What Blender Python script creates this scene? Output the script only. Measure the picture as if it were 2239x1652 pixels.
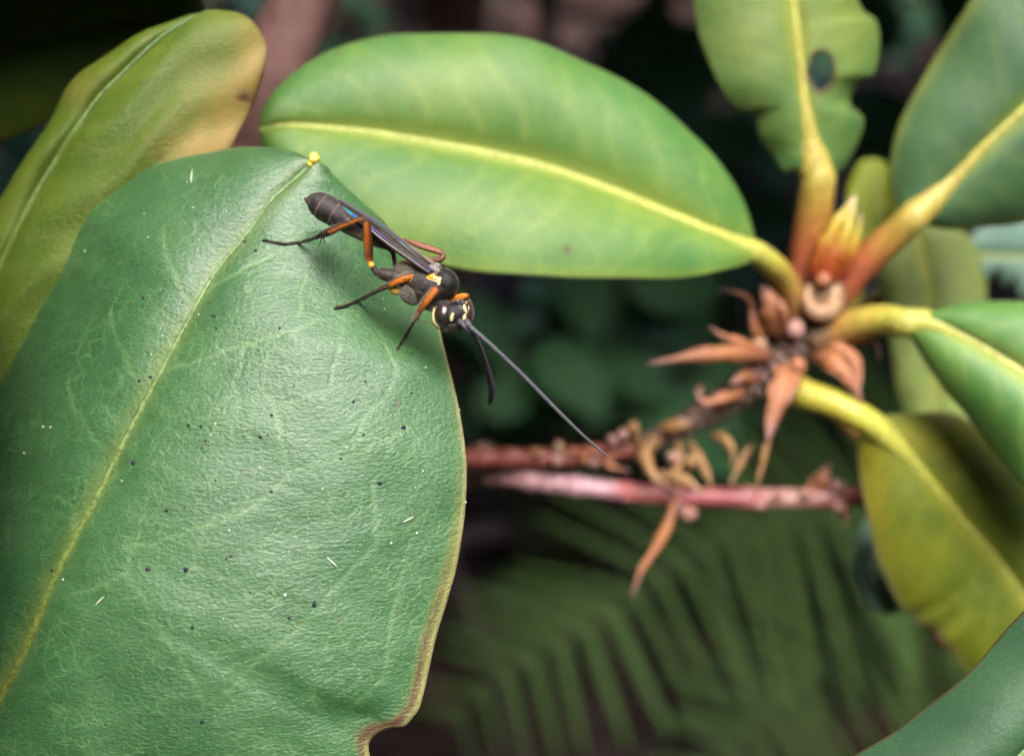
import bpy, math, random
import numpy as np
from mathutils import Vector, Matrix, Quaternion, kdtree

# ------------------------------------------------------------------ camera, sky, sun, exposure
for o in list(bpy.data.objects):
    bpy.data.objects.remove(o)
scene = bpy.context.scene
COL = scene.collection
rng = np.random.default_rng(7)
random.seed(7)

CAM_H = 0.55                       # metres above the forest floor
PITCH = 40.0                       # degrees below the horizon
HFOV = 50.0
FOCUS = 0.1058
cam_d = bpy.data.cameras.new('camera')
cam = bpy.data.objects.new('camera', cam_d)
COL.objects.link(cam)
cam.location = (0, 0, CAM_H)
cam.rotation_euler = (math.radians(90 - PITCH), 0, 0)
cam_d.sensor_width = 36.0
cam_d.sensor_fit = 'HORIZONTAL'
cam_d.lens = 18.0 / math.tan(math.radians(HFOV / 2))
cam_d.clip_start = 0.005
cam_d.clip_end = 200.0
cam_d.dof.use_dof = True
cam_d.dof.focus_distance = FOCUS
cam_d.dof.aperture_fstop = cam_d.lens / 3.3
scene.camera = cam

SUN_EL, SUN_AZ = 76.0, 165.0       # azimuth clockwise from +Y (where the camera looks)
world = bpy.data.worlds.new('World')
scene.world = world
world.use_nodes = True
wn = world.node_tree.nodes
sky = wn.new('ShaderNodeTexSky')
sky.sky_type = 'NISHITA'
sky.sun_disc = False
sky.sun_elevation = math.radians(SUN_EL)
sky.sun_rotation = math.radians(SUN_AZ)
sky.air_density = 1.0
sky.dust_density = 4.0
sky.ozone_density = 1.0
world.node_tree.links.new(sky.outputs[0], wn['Background'].inputs[0])
wn['Background'].inputs[1].default_value = 0.14

sun_d = bpy.data.lights.new('sun', 'SUN')
sun_d.energy = 1.4
sun_d.angle = math.radians(42)
sun_d.color = (1.0, 0.98, 0.95)
sun = bpy.data.objects.new('sun', sun_d)
COL.objects.link(sun)
_e, _a = math.radians(SUN_EL), math.radians(SUN_AZ)
sun_dir = Vector((math.sin(_a) * math.cos(_e), math.cos(_a) * math.cos(_e), math.sin(_e)))
sun.rotation_euler = sun_dir.to_track_quat('Z', 'Y').to_euler()
sun.location = (0.4, -0.6, 1.4)

vs = scene.view_settings
vs.view_transform = 'Standard'
vs.look = 'None'
vs.exposure = 2.08
vs.gamma = 1.0
vs.use_curve_mapping = False
scene.cycles.max_bounces = 4
scene.cycles.use_adaptive_sampling = True
scene.cycles.adaptive_threshold = 0.025
scene.cycles.adaptive_min_samples = 16
scene.cycles.transparent_max_bounces = 12
scene.cycles.use_denoising = True
scene.cycles.caustics_reflective = False
scene.cycles.caustics_refractive = False

# ------------------------------------------------------------------ picture geometry
# a place in the photo (2239 x 1652 grid) and a depth in millimetres give a point in the world
CX, CY, TANH = 1119.5, 826.0, math.tan(math.radians(HFOV / 2))
_p = math.radians(PITCH)
FWD = np.array([0, math.cos(_p), -math.sin(_p)])
UPV = np.array([0, math.sin(_p), math.cos(_p)])
RGT = np.array([1.0, 0, 0])
CAM = np.array([0, 0, CAM_H])


def P(q):
    """(n,3) of (x, y, depth mm) -> world metres"""
    q = np.atleast_2d(np.asarray(q, float))
    d = q[:, 2:3] * 0.001
    x = (q[:, 0:1] - CX) / CX * TANH * d
    y = -(q[:, 1:2] - CY) / CX * TANH * d
    return CAM + x * RGT + y * UPV + d * FWD


def proj(w):
    r = w - CAM
    d = r @ FWD
    return np.stack([CX + (r @ RGT) / d / TANH * CX, CY - (r @ UPV) / d / TANH * CX, d * 1000], 1)


def catmull(pts, per=16):
    p = np.asarray(pts, float)
    if len(p) < 3:
        t = np.linspace(0, 1, per + 1)[:, None]
        return p[0] * (1 - t) + p[-1] * t
    q = np.vstack([2 * p[0] - p[1], p, 2 * p[-1] - p[-2]])
    out = []
    for i in range(1, len(q) - 2):
        a, b, c, d = q[i - 1], q[i], q[i + 1], q[i + 2]
        t = np.linspace(0, 1, per, endpoint=False)[:, None]
        out.append(0.5 * (2 * b + (c - a) * t + (2 * a - 5 * b + 4 * c - d) * t ** 2 + (3 * b - a - 3 * c + d) * t ** 3))
    out.append(q[-2][None])
    return np.vstack(out)


def resample(c, n, nd=3, power=None):
    L = np.concatenate([[0], np.cumsum(np.linalg.norm(np.diff(c[:, :nd], axis=0), axis=1))])
    u = np.linspace(0, 1, n) if power is None else power
    s = u * L[-1]
    return np.stack([np.interp(s, L, c[:, k]) for k in range(c.shape[1])], 1)


# ------------------------------------------------------------------ object helpers
WLOC = {}


def thing(name, loc, label, cat, group=None):
    o = bpy.data.objects.new(name, None)
    o.empty_display_size = 0.01
    COL.objects.link(o)
    o.location = loc
    o['label'] = label
    o['category'] = cat
    if group:
        o['group'] = group
    WLOC[o.name] = np.array(loc, float)
    return o


def new_mesh(name, v, faces, smooth=True):
    me = bpy.data.meshes.new(name)
    me.from_pydata([tuple(x) for x in v], [], [tuple(int(i) for i in f) for f in faces])
    if smooth:
        me.polygons.foreach_set('use_smooth', [True] * len(me.polygons))
    me.update()
    return me


def mobj(name, v, faces, mat, parent=None, attrs=None, label=None, kind=None, smooth=True):
    v = np.asarray(v, float)
    off = WLOC[parent.name] if parent else np.zeros(3)
    me = new_mesh(name, v - off, faces, smooth)
    for k, a in (attrs or {}).items():
        a = np.asarray(a, np.float32)
        if a.ndim == 2:
            at = me.attributes.new(k, 'FLOAT_COLOR', 'POINT')
            at.data.foreach_set('color', np.hstack([a, np.ones((len(a), 1), np.float32)]).ravel())
        else:
            at = me.attributes.new(k, 'FLOAT', 'POINT')
            at.data.foreach_set('value', a)
    me.materials.append(mat)
    o = bpy.data.objects.new(name, me)
    COL.objects.link(o)
    if parent:
        o.parent = parent
    WLOC[o.name] = off
    if label:
        o['label'] = label
    if kind:
        o['kind'] = kind
    return o


def tube(pts, rad, sides=12, cap=True, squash=None, twist=None):
    """world points, radii in metres -> verts, faces"""
    p = np.asarray(pts, float)
    n = len(p)
    rad = np.asarray(rad, float)
    tan = np.gradient(p, axis=0)
    tan /= np.linalg.norm(tan, axis=1)[:, None] + 1e-12
    up = np.array([0.13, -0.7, 0.7])
    u = np.cross(tan[0], up)
    u /= np.linalg.norm(u)
    V = []
    ang = np.linspace(0, 2 * math.pi, sides, endpoint=False)
    for i in range(n):
        u = u - tan[i] * (u @ tan[i])
        u /= np.linalg.norm(u) + 1e-12
        w = np.cross(tan[i], u)
        su = 1.0 if squash is None else squash
        V.append(p[i] + rad[i] * (np.cos(ang)[:, None] * u + su * np.sin(ang)[:, None] * w))
    V = np.vstack(V)
    F = []
    for i in range(n - 1):
        for j in range(sides):
            k = (j + 1) % sides
            F.append((i * sides + j, i * sides + k, (i + 1) * sides + k, (i + 1) * sides + j))
    if cap:
        a = len(V)
        V = np.vstack([V, p[0] - tan[0] * rad[0] * 0.5, p[-1] + tan[-1] * rad[-1] * 0.5])
        for j in range(sides):
            k = (j + 1) % sides
            F.append((a, k, j))
            F.append((a + 1, (n - 1) * sides + j, (n - 1) * sides + k))
    return V, F


def merge(parts):
    V, F, o = [], [], 0
    for v, f in parts:
        V.append(v)
        F += [tuple(i + o for i in q) for q in f]
        o += len(v)
    return np.vstack(V), F


def ellipsoid(c, axes, nu=24, nv=14):
    """centre, 3 axis vectors"""
    V, F = [], []
    for i in range(nv + 1):
        th = math.pi * i / nv
        for j in range(nu):
            ph = 2 * math.pi * j / nu
            V.append(c + axes[0] * math.sin(th) * math.cos(ph) + axes[1] * math.sin(th) * math.sin(ph) + axes[2] * math.cos(th))
    for i in range(nv):
        for j in range(nu):
            k = (j + 1) % nu
            F.append((i * nu + j, (i + 1) * nu + j, (i + 1) * nu + k, i * nu + k))
    return np.array(V), F


# ------------------------------------------------------------------ materials
def mat_new(name):
    m = bpy.data.materials.new(name)
    m.use_nodes = True
    nt = m.node_tree
    for n in list(nt.nodes):
        nt.nodes.remove(n)
    out = nt.nodes.new('ShaderNodeOutputMaterial')
    return m, nt, out


def N(nt, kind, **kw):
    n = nt.nodes.new(kind)
    for k, v in kw.items():
        if k in n.inputs:
            n.inputs[k].default_value = v
        else:
            setattr(n, k, v)
    return n


def mixc(nt, fac, a, b):
    n = nt.nodes.new('ShaderNodeMix')
    n.data_type = 'RGBA'
    for sock, val in ((n.inputs[0], fac), (n.inputs[6], a), (n.inputs[7], b)):
        if isinstance(val, bpy.types.NodeSocket):
            nt.links.new(val, sock)
        elif isinstance(val, (int, float)):
            sock.default_value = val
        else:
            sock.default_value = (*val, 1)
    return n.outputs[2]


def math_n(nt, op, a, b=None, c=None, clamp=False):
    n = nt.nodes.new('ShaderNodeMath')
    n.operation = op
    n.use_clamp = clamp
    for i, v in enumerate((a, b, c)):
        if v is None:
            continue
        if isinstance(v, bpy.types.NodeSocket):
            nt.links.new(v, n.inputs[i])
        else:
            n.inputs[i].default_value = v
    return n.outputs[0]


def ramp(nt, src, lo, hi):
    n = nt.nodes.new('ShaderNodeMapRange')
    n.interpolation_type = 'SMOOTHSTEP'
    nt.links.new(src, n.inputs[0])
    n.inputs[1].default_value = lo
    n.inputs[2].default_value = hi
    return n.outputs[0]


def noise(nt, co, scale, detail=3, rough=0.5, dist=0.0):
    n = N(nt, 'ShaderNodeTexNoise')
    n.inputs['Scale'].default_value = scale
    n.inputs['Detail'].default_value = detail
    n.inputs['Roughness'].default_value = rough
    n.inputs['Distortion'].default_value = dist
    nt.links.new(co, n.inputs['Vector'])
    return n.outputs[0]


def attr(nt, name, col=False):
    n = N(nt, 'ShaderNodeAttribute', attribute_name=name)
    return n.outputs['Color'] if col else n.outputs['Fac']


def leaf_mat(name, base, base2, vein, rim, yellow=(0.30, 0.27, 0.03), rough=0.42, trans=0.25, bump=1.0, net=0.25,
             spec=0.4, coat=0.12, spots=0.0, wrinkle=(0, 0, 0), ncol=None, mottle=0.25):
    m, nt, out = mat_new(name)
    co = N(nt, 'ShaderNodeTexCoord').outputs['Object']
    mp = N(nt, 'ShaderNodeMapping')
    mp.inputs['Scale'].default_value = (1000, 1000, 1000)
    nt.links.new(co, mp.inputs[0])
    mm = mp.outputs[0]
    n1 = noise(nt, mm, 0.11, 4, 0.55, 0.3)
    n2 = noise(nt, mm, 0.55, 4, 0.6)
    c = mixc(nt, ramp(nt, n1, 0.35, 0.68), base, base2)
    c = mixc(nt, math_n(nt, 'MULTIPLY', ramp(nt, n2, 0.42, 0.75), 0.35), c, ncol or base2)
    n3 = noise(nt, mm, 1.7, 4, 0.65, 0.5)
    c = mixc(nt, math_n(nt, 'MULTIPLY', ramp(nt, n3, 0.52, 0.72), mottle), c, tuple(0.45 * q for q in base))
    # fine vein net
    vo = N(nt, 'ShaderNodeTexVoronoi', feature='DISTANCE_TO_EDGE')
    vo.inputs['Scale'].default_value = 0.55
    wob = N(nt, 'ShaderNodeVectorMath', operation='ADD')
    nz = N(nt, 'ShaderNodeTexNoise')
    nz.inputs['Scale'].default_value = 0.5
    nz.inputs['Detail'].default_value = 3
    nt.links.new(mm, nz.inputs['Vector'])
    sc = N(nt, 'ShaderNodeVectorMath', operation='SCALE')
    sc.inputs['Scale'].default_value = 1.6
    nt.links.new(nz.outputs['Color'], sc.inputs[0])
    nt.links.new(mm, wob.inputs[0])
    nt.links.new(sc.outputs[0], wob.inputs[1])
    nt.links.new(wob.outputs[0], vo.inputs['Vector'])
    netf = math_n(nt, 'SUBTRACT', 1.0, ramp(nt, vo.outputs['Distance'], 0.0, 0.075))
    brk = ramp(nt, noise(nt, mm, 0.2, 2), 0.4, 0.62)
    netf = math_n(nt, 'MULTIPLY', netf, brk)
    c = mixc(nt, math_n(nt, 'MULTIPLY', netf, net), c, vein)
    ye = math_n(nt, 'MULTIPLY', attr(nt, 'tint'), math_n(nt, 'MULTIPLY_ADD', n2, 1.2, 0.35), clamp=True)
    c = mixc(nt, ye, c, yellow)
    va = math_n(nt, 'MULTIPLY', attr(nt, 'vein'), math_n(nt, 'MULTIPLY_ADD', n2, 0.7, 0.5), clamp=True)
    c = mixc(nt, va, c, vein)
    ra = math_n(nt, 'MULTIPLY', attr(nt, 'rim'), math_n(nt, 'MULTIPLY_ADD', n2, 1.0, 0.45), clamp=True)
    c = mixc(nt, ra, c, rim)
    br = math_n(nt, 'MULTIPLY', attr(nt, 'brown'), math_n(nt, 'MULTIPLY_ADD', n2, 1.4, 0.2), clamp=True)
    c = mixc(nt, br, c, (0.09, 0.03, 0.025))
    if spots:
        vs_ = N(nt, 'ShaderNodeTexVoronoi')
        vs_.inputs['Scale'].default_value = 0.16
        nt.links.new(mm, vs_.inputs['Vector'])
        sp = math_n(nt, 'SUBTRACT', 1.0, ramp(nt, vs_.outputs['Distance'], 0.04, 0.12))
        c = mixc(nt, math_n(nt, 'MULTIPLY', sp, spots), c, (0.10, 0.06, 0.05))
    # relief: cells, wrinkles
    h1 = noise(nt, mm, 2.2, 3, 0.6)
    mp2 = N(nt, 'ShaderNodeMapping')
    mp2.inputs['Rotation'].default_value = wrinkle
    mp2.inputs['Scale'].default_value = (0.9, 2.0, 2.0)
    nt.links.new(mm, mp2.inputs[0])
    h2 = noise(nt, mp2.outputs[0], 1.9, 4, 0.62, 0.3)
    hh = math_n(nt, 'ADD', math_n(nt, 'MULTIPLY', h1, 0.35), math_n(nt, 'MULTIPLY', h2, 0.6))
    hh = math_n(nt, 'SUBTRACT', hh, math_n(nt, 'MULTIPLY', netf, 0.05))
    bm = N(nt, 'ShaderNodeBump')
    bm.inputs['Strength'].default_value = 1.0
    bm.inputs['Distance'].default_value = 0.00022 * bump
    nt.links.new(hh, bm.inputs['Height'])
    pb = N(nt, 'ShaderNodeBsdfPrincipled')
    nt.links.new(c, pb.inputs['Base Color'])
    nt.links.new(math_n(nt, 'MULTIPLY_ADD', n2, 0.22, rough - 0.11), pb.inputs['Roughness'])
    pb.inputs['Specular IOR Level'].default_value = spec
    pb.inputs['Coat Weight'].default_value = coat
    pb.inputs['Coat Roughness'].default_value = rough * 0.8
    nt.links.new(bm.outputs[0], pb.inputs['Normal'])
    nt.links.new(bm.outputs[0], pb.inputs['Coat Normal'])
    tr = N(nt, 'ShaderNodeBsdfTranslucent')
    hs = N(nt, 'ShaderNodeHueSaturation')
    hs.inputs['Hue'].default_value = 0.475
    hs.inputs['Value'].default_value = 1.6
    nt.links.new(c, hs.inputs['Color'])
    nt.links.new(hs.outputs[0], tr.inputs['Color'])
    mx = N(nt, 'ShaderNodeMixShader')
    mx.inputs[0].default_value = trans
    nt.links.new(pb.outputs[0], mx.inputs[1])
    nt.links.new(tr.outputs[0], mx.inputs[2])
    nt.links.new(mx.outputs[0], out.inputs[0])
    return m


def plain_mat(name, cols, scale, rough=0.6, bump=0.0, spec=0.4, use_attr=None, stretch=(1, 1, 1), detail=4):
    """cols: list of 2 or 3 colours mixed by noise (scale per mm)"""
    m, nt, out = mat_new(name)
    co = N(nt, 'ShaderNodeTexCoord').outputs['Object']
    mp = N(nt, 'ShaderNodeMapping')
    mp.inputs['Scale'].default_value = tuple(1000 * s for s in stretch)
    nt.links.new(co, mp.inputs[0])
    n1 = noise(nt, mp.outputs[0], scale, detail, 0.6, 0.2)
    n2 = noise(nt, mp.outputs[0], scale * 3.7, 3, 0.6)
    c = mixc(nt, ramp(nt, n1, 0.36, 0.64), cols[0], cols[1])
    if len(cols) > 2:
        c = mixc(nt, ramp(nt, n2, 0.5, 0.72), c, cols[2])
    if use_attr:
        k = attr(nt, use_attr, True)
        mu = N(nt, 'ShaderNodeMix', data_type='RGBA', blend_type='MULTIPLY')
        mu.inputs[0].default_value = 1.0
        nt.links.new(k, mu.inputs[6])
        nt.links.new(c, mu.inputs[7])
        c = mu.outputs[2]
    pb = N(nt, 'ShaderNodeBsdfPrincipled')
    nt.links.new(c, pb.inputs['Base Color'])
    pb.inputs['Roughness'].default_value = rough
    pb.inputs['Specular IOR Level'].default_value = spec
    if bump:
        bm = N(nt, 'ShaderNodeBump')
        bm.inputs['Strength'].default_value = 1.0
        bm.inputs['Distance'].default_value = bump * 0.001
        nt.links.new(math_n(nt, 'ADD', n1, math_n(nt, 'MULTIPLY', n2, 0.5)), bm.inputs['Height'])
        nt.links.new(bm.outputs[0], pb.inputs['Normal'])
    nt.links.new(pb.outputs[0], out.inputs[0])
    return m


def ramp_mat(name, stops, rough=0.5, bump=0.05, scale=0.8):
    """colour along the length (attribute 'along'), broken up by noise"""
    m, nt, out = mat_new(name)
    co = N(nt, 'ShaderNodeTexCoord').outputs['Object']
    mp = N(nt, 'ShaderNodeMapping')
    mp.inputs['Scale'].default_value = (1000, 1000, 1000)
    nt.links.new(co, mp.inputs[0])
    n1 = noise(nt, mp.outputs[0], scale, 4, 0.6)
    f = math_n(nt, 'ADD', attr(nt, 'along'), math_n(nt, 'MULTIPLY_ADD', n1, 0.24, -0.12), clamp=True)
    cr = N(nt, 'ShaderNodeValToRGB')
    el = cr.color_ramp.elements
    while len(el) < len(stops):
        el.new(0.5)
    for e, (p, c) in zip(el, stops):
        e.position = p
        e.color = (*c, 1)
    nt.links.new(f, cr.inputs[0])
    dk = mixc(nt, ramp(nt, noise(nt, mp.outputs[0], scale * 3, 3), 0.35, 0.6), (0.55, 0.5, 0.5), (1, 1, 1))
    mu = N(nt, 'ShaderNodeMix', data_type='RGBA', blend_type='MULTIPLY')
    mu.inputs[0].default_value = 1.0
    nt.links.new(cr.outputs[0], mu.inputs[6])
    nt.links.new(dk, mu.inputs[7])
    pb = N(nt, 'ShaderNodeBsdfPrincipled')
    nt.links.new(mu.outputs[2], pb.inputs['Base Color'])
    pb.inputs['Roughness'].default_value = rough
    bm = N(nt, 'ShaderNodeBump')
    bm.inputs['Distance'].default_value = bump * 0.001
    nt.links.new(n1, bm.inputs['Height'])
    nt.links.new(bm.outputs[0], pb.inputs['Normal'])
    nt.links.new(pb.outputs[0], out.inputs[0])
    return m


G_VEIN = (0.24, 0.34, 0.08)
M = {}
M['leaf_fore'] = leaf_mat('foreground_leaf_green', (0.034, 0.122, 0.034), (0.056, 0.158, 0.050), (0.17, 0.30, 0.11), (0.42, 0.36, 0.17),
                          rough=0.48, trans=0.10, bump=0.95, net=0.34, spec=0.7, coat=0.75, mottle=0.5, wrinkle=(0, 0.2, 0.12))
M['leaf_mid'] = leaf_mat('rosette_leaf_green', (0.070, 0.195, 0.042), (0.115, 0.240, 0.048), (0.46, 0.52, 0.14), (0.16, 0.20, 0.08),
                         yellow=(0.26, 0.34, 0.05), rough=0.42, trans=0.22, bump=0.8, net=0.12, spots=0.12)
M['leaf_top'] = leaf_mat('chewed_leaf_green', (0.075, 0.170, 0.045), (0.120, 0.215, 0.050), (0.33, 0.38, 0.07), (0.16, 0.20, 0.05),
                         yellow=(0.24, 0.28, 0.05), rough=0.45, trans=0.22, bump=0.8, net=0.12, spots=0.1)
M['leaf_dark'] = leaf_mat('dusky_leaf_green', (0.045, 0.105, 0.045), (0.060, 0.130, 0.048), (0.22, 0.30, 0.06), (0.10, 0.13, 0.03),
                          rough=0.5, trans=0.15, bump=0.4, net=0.12, spots=0.15, coat=0.03, spec=0.35)  # dusky greyish green of the leaf itself
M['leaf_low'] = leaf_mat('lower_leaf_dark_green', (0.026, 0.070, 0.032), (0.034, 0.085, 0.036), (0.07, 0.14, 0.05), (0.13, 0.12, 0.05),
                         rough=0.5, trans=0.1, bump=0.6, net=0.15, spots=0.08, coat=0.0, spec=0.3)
M['leaf_old'] = leaf_mat('ageing_leaf_green', (0.078, 0.140, 0.012), (0.120, 0.170, 0.014), (0.24, 0.27, 0.06), (0.30, 0.20, 0.06),
                         yellow=(0.34, 0.24, 0.06), rough=0.5, trans=0.2, bump=1.0, net=0.2, spots=0.2)
M['leaf_yellow'] = leaf_mat('yellowing_leaf', (0.090, 0.140, 0.012), (0.160, 0.190, 0.010), (0.42, 0.42, 0.05), (0.42, 0.36, 0.20),
                            yellow=(0.30, 0.27, 0.02), rough=0.5, trans=0.25, bump=0.8, net=0.15, spots=0.2)
M['leaf_pale'] = leaf_mat('pale_leaf_backlit', (0.27, 0.36, 0.10), (0.33, 0.41, 0.11), (0.36, 0.37, 0.03), (0.26, 0.30, 0.05),
                          rough=0.55, trans=0.3, bump=0.8, net=0.1)  # pale leaf colour, raised to stand in for backlight through the blade
M['leaf_lime'] = leaf_mat('lime_leaf', (0.22, 0.29, 0.02), (0.30, 0.36, 0.03), (0.36, 0.38, 0.04), (0.30, 0.30, 0.05), rough=0.5, trans=0.3, bump=0.8, net=0.1)
M['leaf_blue'] = leaf_mat('bluish_leaf', (0.10, 0.19, 0.14), (0.13, 0.22, 0.15), (0.2, 0.3, 0.15), (0.12, 0.14, 0.08),
                          rough=0.5, trans=0.2, bump=0.8, net=0.1)
M['petiole_red'] = ramp_mat('petiole_red_to_yellow', [(0.0, (0.24, 0.05, 0.035)), (0.45, (0.36, 0.10, 0.035)), (0.7, (0.44, 0.28, 0.05)), (0.95, (0.42, 0.46, 0.10))])
M['petiole_lime'] = ramp_mat('petiole_lime_yellow', [(0.0, (0.22, 0.17, 0.03)), (0.25, (0.42, 0.38, 0.04)), (0.7, (0.46, 0.45, 0.05)), (0.95, (0.44, 0.48, 0.10))])
M['petiole_yellow'] = ramp_mat('petiole_brown_to_yellow', [(0.0, (0.16, 0.09, 0.05)), (0.25, (0.38, 0.20, 0.05)), (0.7, (0.44, 0.42, 0.06)), (0.95, (0.44, 0.48, 0.12))])
M['midrib_fore'] = ramp_mat('foreground_midrib_green', [(0.0, (0.16, 0.14, 0.02)), (0.4, (0.15, 0.22, 0.04)), (0.8, (0.17, 0.28, 0.09)), (1.0, (0.14, 0.26, 0.10))])
M['bud'] = ramp_mat('bud_scale_red_to_yellow', [(0.0, (0.30, 0.035, 0.012)), (0.35, (0.36, 0.10, 0.015)), (0.62, (0.42, 0.30, 0.02)), (0.88, (0.40, 0.34, 0.05)), (1.0, (0.60, 0.45, 0.36))])
M['bract'] = ramp_mat('dry_bract_brown', [(0.0, (0.16, 0.055, 0.028)), (0.4, (0.36, 0.14, 0.05)), (0.75, (0.40, 0.17, 0.09)), (1.0, (0.42, 0.24, 0.22))], rough=0.6, bump=0.15)
M['bract_olive'] = ramp_mat('dry_bract_olive', [(0.0, (0.16, 0.08, 0.035)), (0.5, (0.32, 0.17, 0.055)), (1.0, (0.38, 0.24, 0.15))], rough=0.6, bump=0.15)
M['bark_shoot'] = plain_mat('shoot_bark', [(0.10, 0.068, 0.048), (0.16, 0.09, 0.07), (0.24, 0.16, 0.16)], 0.5, 0.7, 0.5)
M['stem_red'] = plain_mat('young_red_stem', [(0.15, 0.03, 0.02), (0.22, 0.06, 0.04), (0.30, 0.13, 0.12)], 0.35, 0.45, 0.2)
M['twig_pink'] = ramp_mat('pink_bare_twig', [(0.0, (0.30, 0.16, 0.09)), (0.14, (0.44, 0.24, 0.25)), (0.32, (0.52, 0.32, 0.36)), (0.40, (0.42, 0.12, 0.11)), (0.66, (0.34, 0.08, 0.09)), (0.8, (0.40, 0.22, 0.18)), (1.0, (0.26, 0.06, 0.06))], rough=0.42, bump=0.2, scale=0.35)
M['bark'] = plain_mat('old_stem_bark', [(0.19, 0.095, 0.08), (0.26, 0.14, 0.12), (0.13, 0.07, 0.055)], 0.12, 0.75, 1.0, stretch=(1, 1, 0.25))
M['bark_dark'] = plain_mat('dark_stem_bark', [(0.05, 0.035, 0.032), (0.075, 0.05, 0.05), (0.03, 0.02, 0.02)], 0.1, 0.8, 1.0)
M['fern'] = plain_mat('fern_green', [(0.036, 0.075, 0.016), (0.052, 0.100, 0.022), (0.028, 0.060, 0.015)], 0.04, 0.6, 0.1, spec=0.15)
M['fern_rachis'] = plain_mat('fern_rachis_green', [(0.035, 0.050, 0.016), (0.055, 0.070, 0.020)], 0.1, 0.5)
M['soil'] = plain_mat('forest_floor', [(0.018, 0.012, 0.010), (0.040, 0.026, 0.021), (0.055, 0.040, 0.036)], 0.015, 0.9, 3.0, spec=0.1)
M['litter'] = plain_mat('fallen_leaf_brown', [(0.055, 0.030, 0.022), (0.085, 0.045, 0.035), (0.045, 0.032, 0.032)], 0.02, 0.8, spec=0.1)
M['cover'] = plain_mat('ground_cover_green', [(0.024, 0.078, 0.030), (0.038, 0.100, 0.034), (0.016, 0.05, 0.020)], 0.012, 0.6, spec=0.15)
M['added_canopy'] = plain_mat('added_canopy_green', [(0.022, 0.050, 0.016), (0.040, 0.075, 0.020)], 0.01, 0.6, spec=0.15)  # leaves of the added light-blocking canopy
M['speck'] = plain_mat('dark_leaf_spot', [(0.016, 0.014, 0.030), (0.030, 0.024, 0.040)], 2.0, 0.5)
M['pollen'] = plain_mat('pale_pollen_grain', [(0.75, 0.74, 0.55), (0.80, 0.80, 0.72)], 2.0, 0.4)
M['gland'] = plain_mat('yellow_tip_gland', [(0.72, 0.56, 0.06), (0.78, 0.66, 0.14)], 1.5, 0.3, spec=0.6)


# ------------------------------------------------------------------ leaves
def poly_dist(v, line):
    d = np.full(len(v), 1e9)
    line = np.asarray(line, float)
    for a, b in zip(line[:-1], line[1:]):
        ab = b - a
        t = np.clip(((v - a) @ ab) / (ab @ ab), 0, 1)
        d = np.minimum(d, np.linalg.norm(v - (a + t[:, None] * ab), axis=1))
    return d


def jag(line, step, amp, r):
    """wavering version of a polyline"""
    c = resample(np.asarray(line, float), max(3, int(np.sum(np.linalg.norm(np.diff(np.asarray(line, float), axis=0), axis=1)) / step)), 2)
    c[1:-1] += r.normal(0, amp, (len(c) - 2, 2))
    return c


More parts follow.
